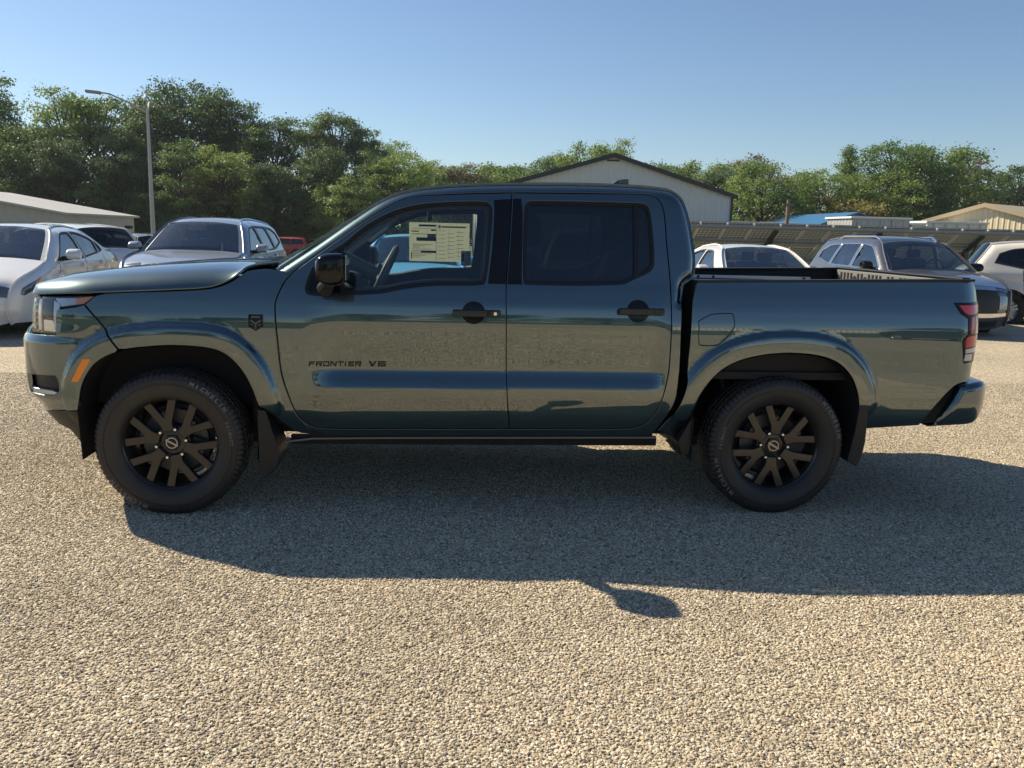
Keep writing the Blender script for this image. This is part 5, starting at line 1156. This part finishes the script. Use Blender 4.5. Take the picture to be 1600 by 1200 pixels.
    band('number_plate', .62, .78, -.2, .2, plate_m, .008, False); band('tail_lamp', sp['tail'][2][1], sp['tail'][0][1], -.99, -.6, red_lens, .007, False); band('tail_lamp', sp['tail'][2][1], sp['tail'][0][1], .6, .99, red_lens, .007, False); band('rear_skirt', .26, .46, -.8, .8, dark_plastic, .006, False)
    if trim == 'rails':
        band('grille_trim', g1+.02, g1+.12, -.93, .93, chrome, .014); band('grille_trim', g0-.07, g0+.02, -.93, .93, chrome, .014); band('headlamp', g0+.05, g1-.02, .66, .95, hl_mat, .012); band('headlamp', g0+.05, g1-.02, -.95, -.66, hl_mat, .012)
    for s in (-1,1):
        mx_, mz_ = sp['mir']; P = resample([(mx_-.06,mz_),(mx_-.08,mz_+.06),(mx_-.02,mz_+.12),(mx_+.10,mz_+.125),(mx_+.13,mz_+.08),(mx_+.12,mz_+.01),(mx_+.04,mz_-.02)], .04)
        yy0, yy1 = (-W-.20, -W-.02) if s < 0 else (W+.02, W+.20)
        o = MB().prism([tuple(q) for q in P], yy0, yy1).build('door_mirror', paint_m if trim == 'plain' else gloss_black, root, bevel=.035)
        MB().tube([(mx_+.02,s*(W-.10),mz_-.02),(mx_+.03,s*(W+.08),mz_+.01)], .035, 8).build('mirror_arm', dark_plastic, o, True)
    # wheels
    for xc in sp['axle']:
        for s in (-1,1):
            w_ = empty('wheel', (xc, s*(W-.135), sp['r']), 0 if s < 0 else math.pi); w_.parent = root; r0 = sp['r']
            MB().lathe([(r0*.62,-.085),(r0*.68,-.10),(r0*.85,-.108),(r0*.97,-.095),(r0,-.07),(r0,.07),(r0*.97,.095),(r0*.68,.10),(r0*.62,.085)], 40, 'y').build('tyre', tyre_plain, w_, True)
            MB().lathe([(r0*.60,.05),(r0*.60,-.07),(r0*.66,-.095),(r0*.68,-.09),(r0*.68,.06)], 40, 'y').lathe([(0,.03),(r0*.6,.03)], 24, 'y').build('rim', alloy, w_, True)
            sp_ = MB(); sp_.lathe([(0,-.075),(r0*.14,-.07),(r0*.18,-.04)], 16, 'y')
            for k in range(5):
                a = k*math.tau/5+.3
                for d in (-.16,.16): c, s2 = math.cos(a+d), math.sin(a+d); sp_.obox((r0*.38*c,-.06,r0*.38*s2), (r0*.27*c,0,r0*.27*s2), (0,.016,0), (-.018*s2,0,.018*c))
            sp_.build('spokes', alloy, w_)
    # inside and underneath
    MB().box((xf+.35,-W+.30,sp['sill']-.03),(xr-.35,W-.30,.62)).box((-.95,-W+.10,sp['sill']+.02),(.95,W-.10,.60)).build('underbody', matte_black, root)
    cz = beltz
    MB().prism([(-1.18,cz-.35),(-1.16,cz-.06),(-.95,cz-.01),(-.72,cz-.06),(-.70,cz-.35)], -W+.16, W-.16).build('dashboard', interior_grey, root, bevel=.03)
    for sx_ in (.10,.98):
        for s in (-.38,.38):
            st_ = MB().prism([(sx_-.10,.5),(sx_-.02,cz+.18),(sx_+.08,cz+.20),(sx_+.12,.5)], s-.24, s+.24).build('seat', cloth_dark, root, bevel=.05)
            MB().prism([(sx_,cz+.20),(sx_,cz+.36),(sx_+.10,cz+.36),(sx_+.10,cz+.20)], s-.13, s+.13).build('headrest', cloth_dark, st_, bevel=.04)
    MB().tube([(-.60+.0,-.38+.18*math.cos(t),cz+.02+.17*math.sin(t)) for t in np.linspace(0,math.tau,21)], .016, 6, False).build('steering_wheel', interior_dark, root, True)
    if trim == 'rails':
        for s in (-1,1): MB().tube([(-.35,s*(W-.40),zmax-.06),(-.15,s*(W-.38),zmax+.015),(1.1,s*(W-.38),zmax+.01),(1.4,s*(W-.40),zmax-.07)], .022, 8).build('roof_rail', chrome, root, True)
    for k_ in (-.3,.25):
        MB().tube([(-1.17,k_,cz+.0),(-1.10,k_+.3,cz+.055),(-1.03,k_+.55,cz+.11)], .009, 5).build('wiper', matte_black, root, True)
    return root
white_m = car_paint('white paint', (.68,.68,.66)); pearl_m = car_paint('pearl white paint', (.70,.67,.60)); silverw_m = car_paint('silver white paint', (.74,.74,.72), .05); grey_m = car_paint('blue grey paint', (.30,.33,.38), .4); slate_m = car_paint('slate paint', (.085,.09,.105), .4); black_m = car_paint('black paint', (.014,.014,.016)); red_m = car_paint('red paint', (.42,.020,.022)); blue_m = car_paint('sky blue paint', (.10,.36,.60)); maroon_m = car_paint('maroon paint', (.16,.02,.02))
H = math.pi/2
make_car('parked_car', 'white sedan facing the camera at the left edge, orange corner in its headlamp', 'sedan', silverw_m, -6.55, 9.1, R(95), z=-.03)
make_car('parked_car', 'blue-grey suv facing the camera behind the truck hood', 'suv', grey_m, -4.25, 11.2, R(89), 'suv').scale = (1,1,.955)
make_car('parked_car', 'white suv showing its tail behind the white sedan', 'suv', white_m, -8.9, 16, R(-38), 'suv', side_glass=car_dark, z=-.25)
make_car('parked_car', 'dark car half hidden behind the white suv, just left of the lamp post', 'suv', black_m, pix(196,24,375), 24, R(-40), 'car', z=-.50)
make_car('parked_car', 'red minivan far off between the blue-grey suv and the truck windscreen', 'van', red_m, pix(440,72,390), 72, R(-8), 'minivan', side_glass=car_dark, z=zat(458,402,72))
make_car('parked_car', 'small white car just behind the red minivan', 'suv', white_m, pix(492,80,388), 80, R(10), 'car', side_glass=car_dark, z=zat(480,400,80))
make_car('parked_car', 'sky-blue car seen through the truck front window', 'sedan', blue_m, -.72, 11, R(92), z=-.05)
make_car('parked_car', 'maroon suv seen dimly through the tinted rear door window', 'suv', maroon_m, 2.45, 11, R(85), 'suv', side_glass=car_dark, z=-.1)
make_car('parked_car', 'second white sedan, facing the camera just beyond the truck bed', 'sedan', white_m, 5.05, 10.2, R(90), rear_dark=False, z=-.08)
make_car('parked_car', 'slate-grey suv with black roof and chrome grille beyond the tail of the bed', 'suv', slate_m, 8.4, 11.3, R(90), 'suv', trim='rails', z=-.1, roof_m=black_m)
make_car('parked_car', 'pearl-white suv cut off by the right edge of the picture', 'suv', pearl_m, 12.3, 11.5, R(153), 'suv', side_glass=car_dark, z=-.1)
make_car('parked_car', 'black suv behind the photographer, mirrored in the bed side near the tail lamp', 'suv', black_m, 11.5, -13.5, R(-95), 'suv', side_glass=car_dark)
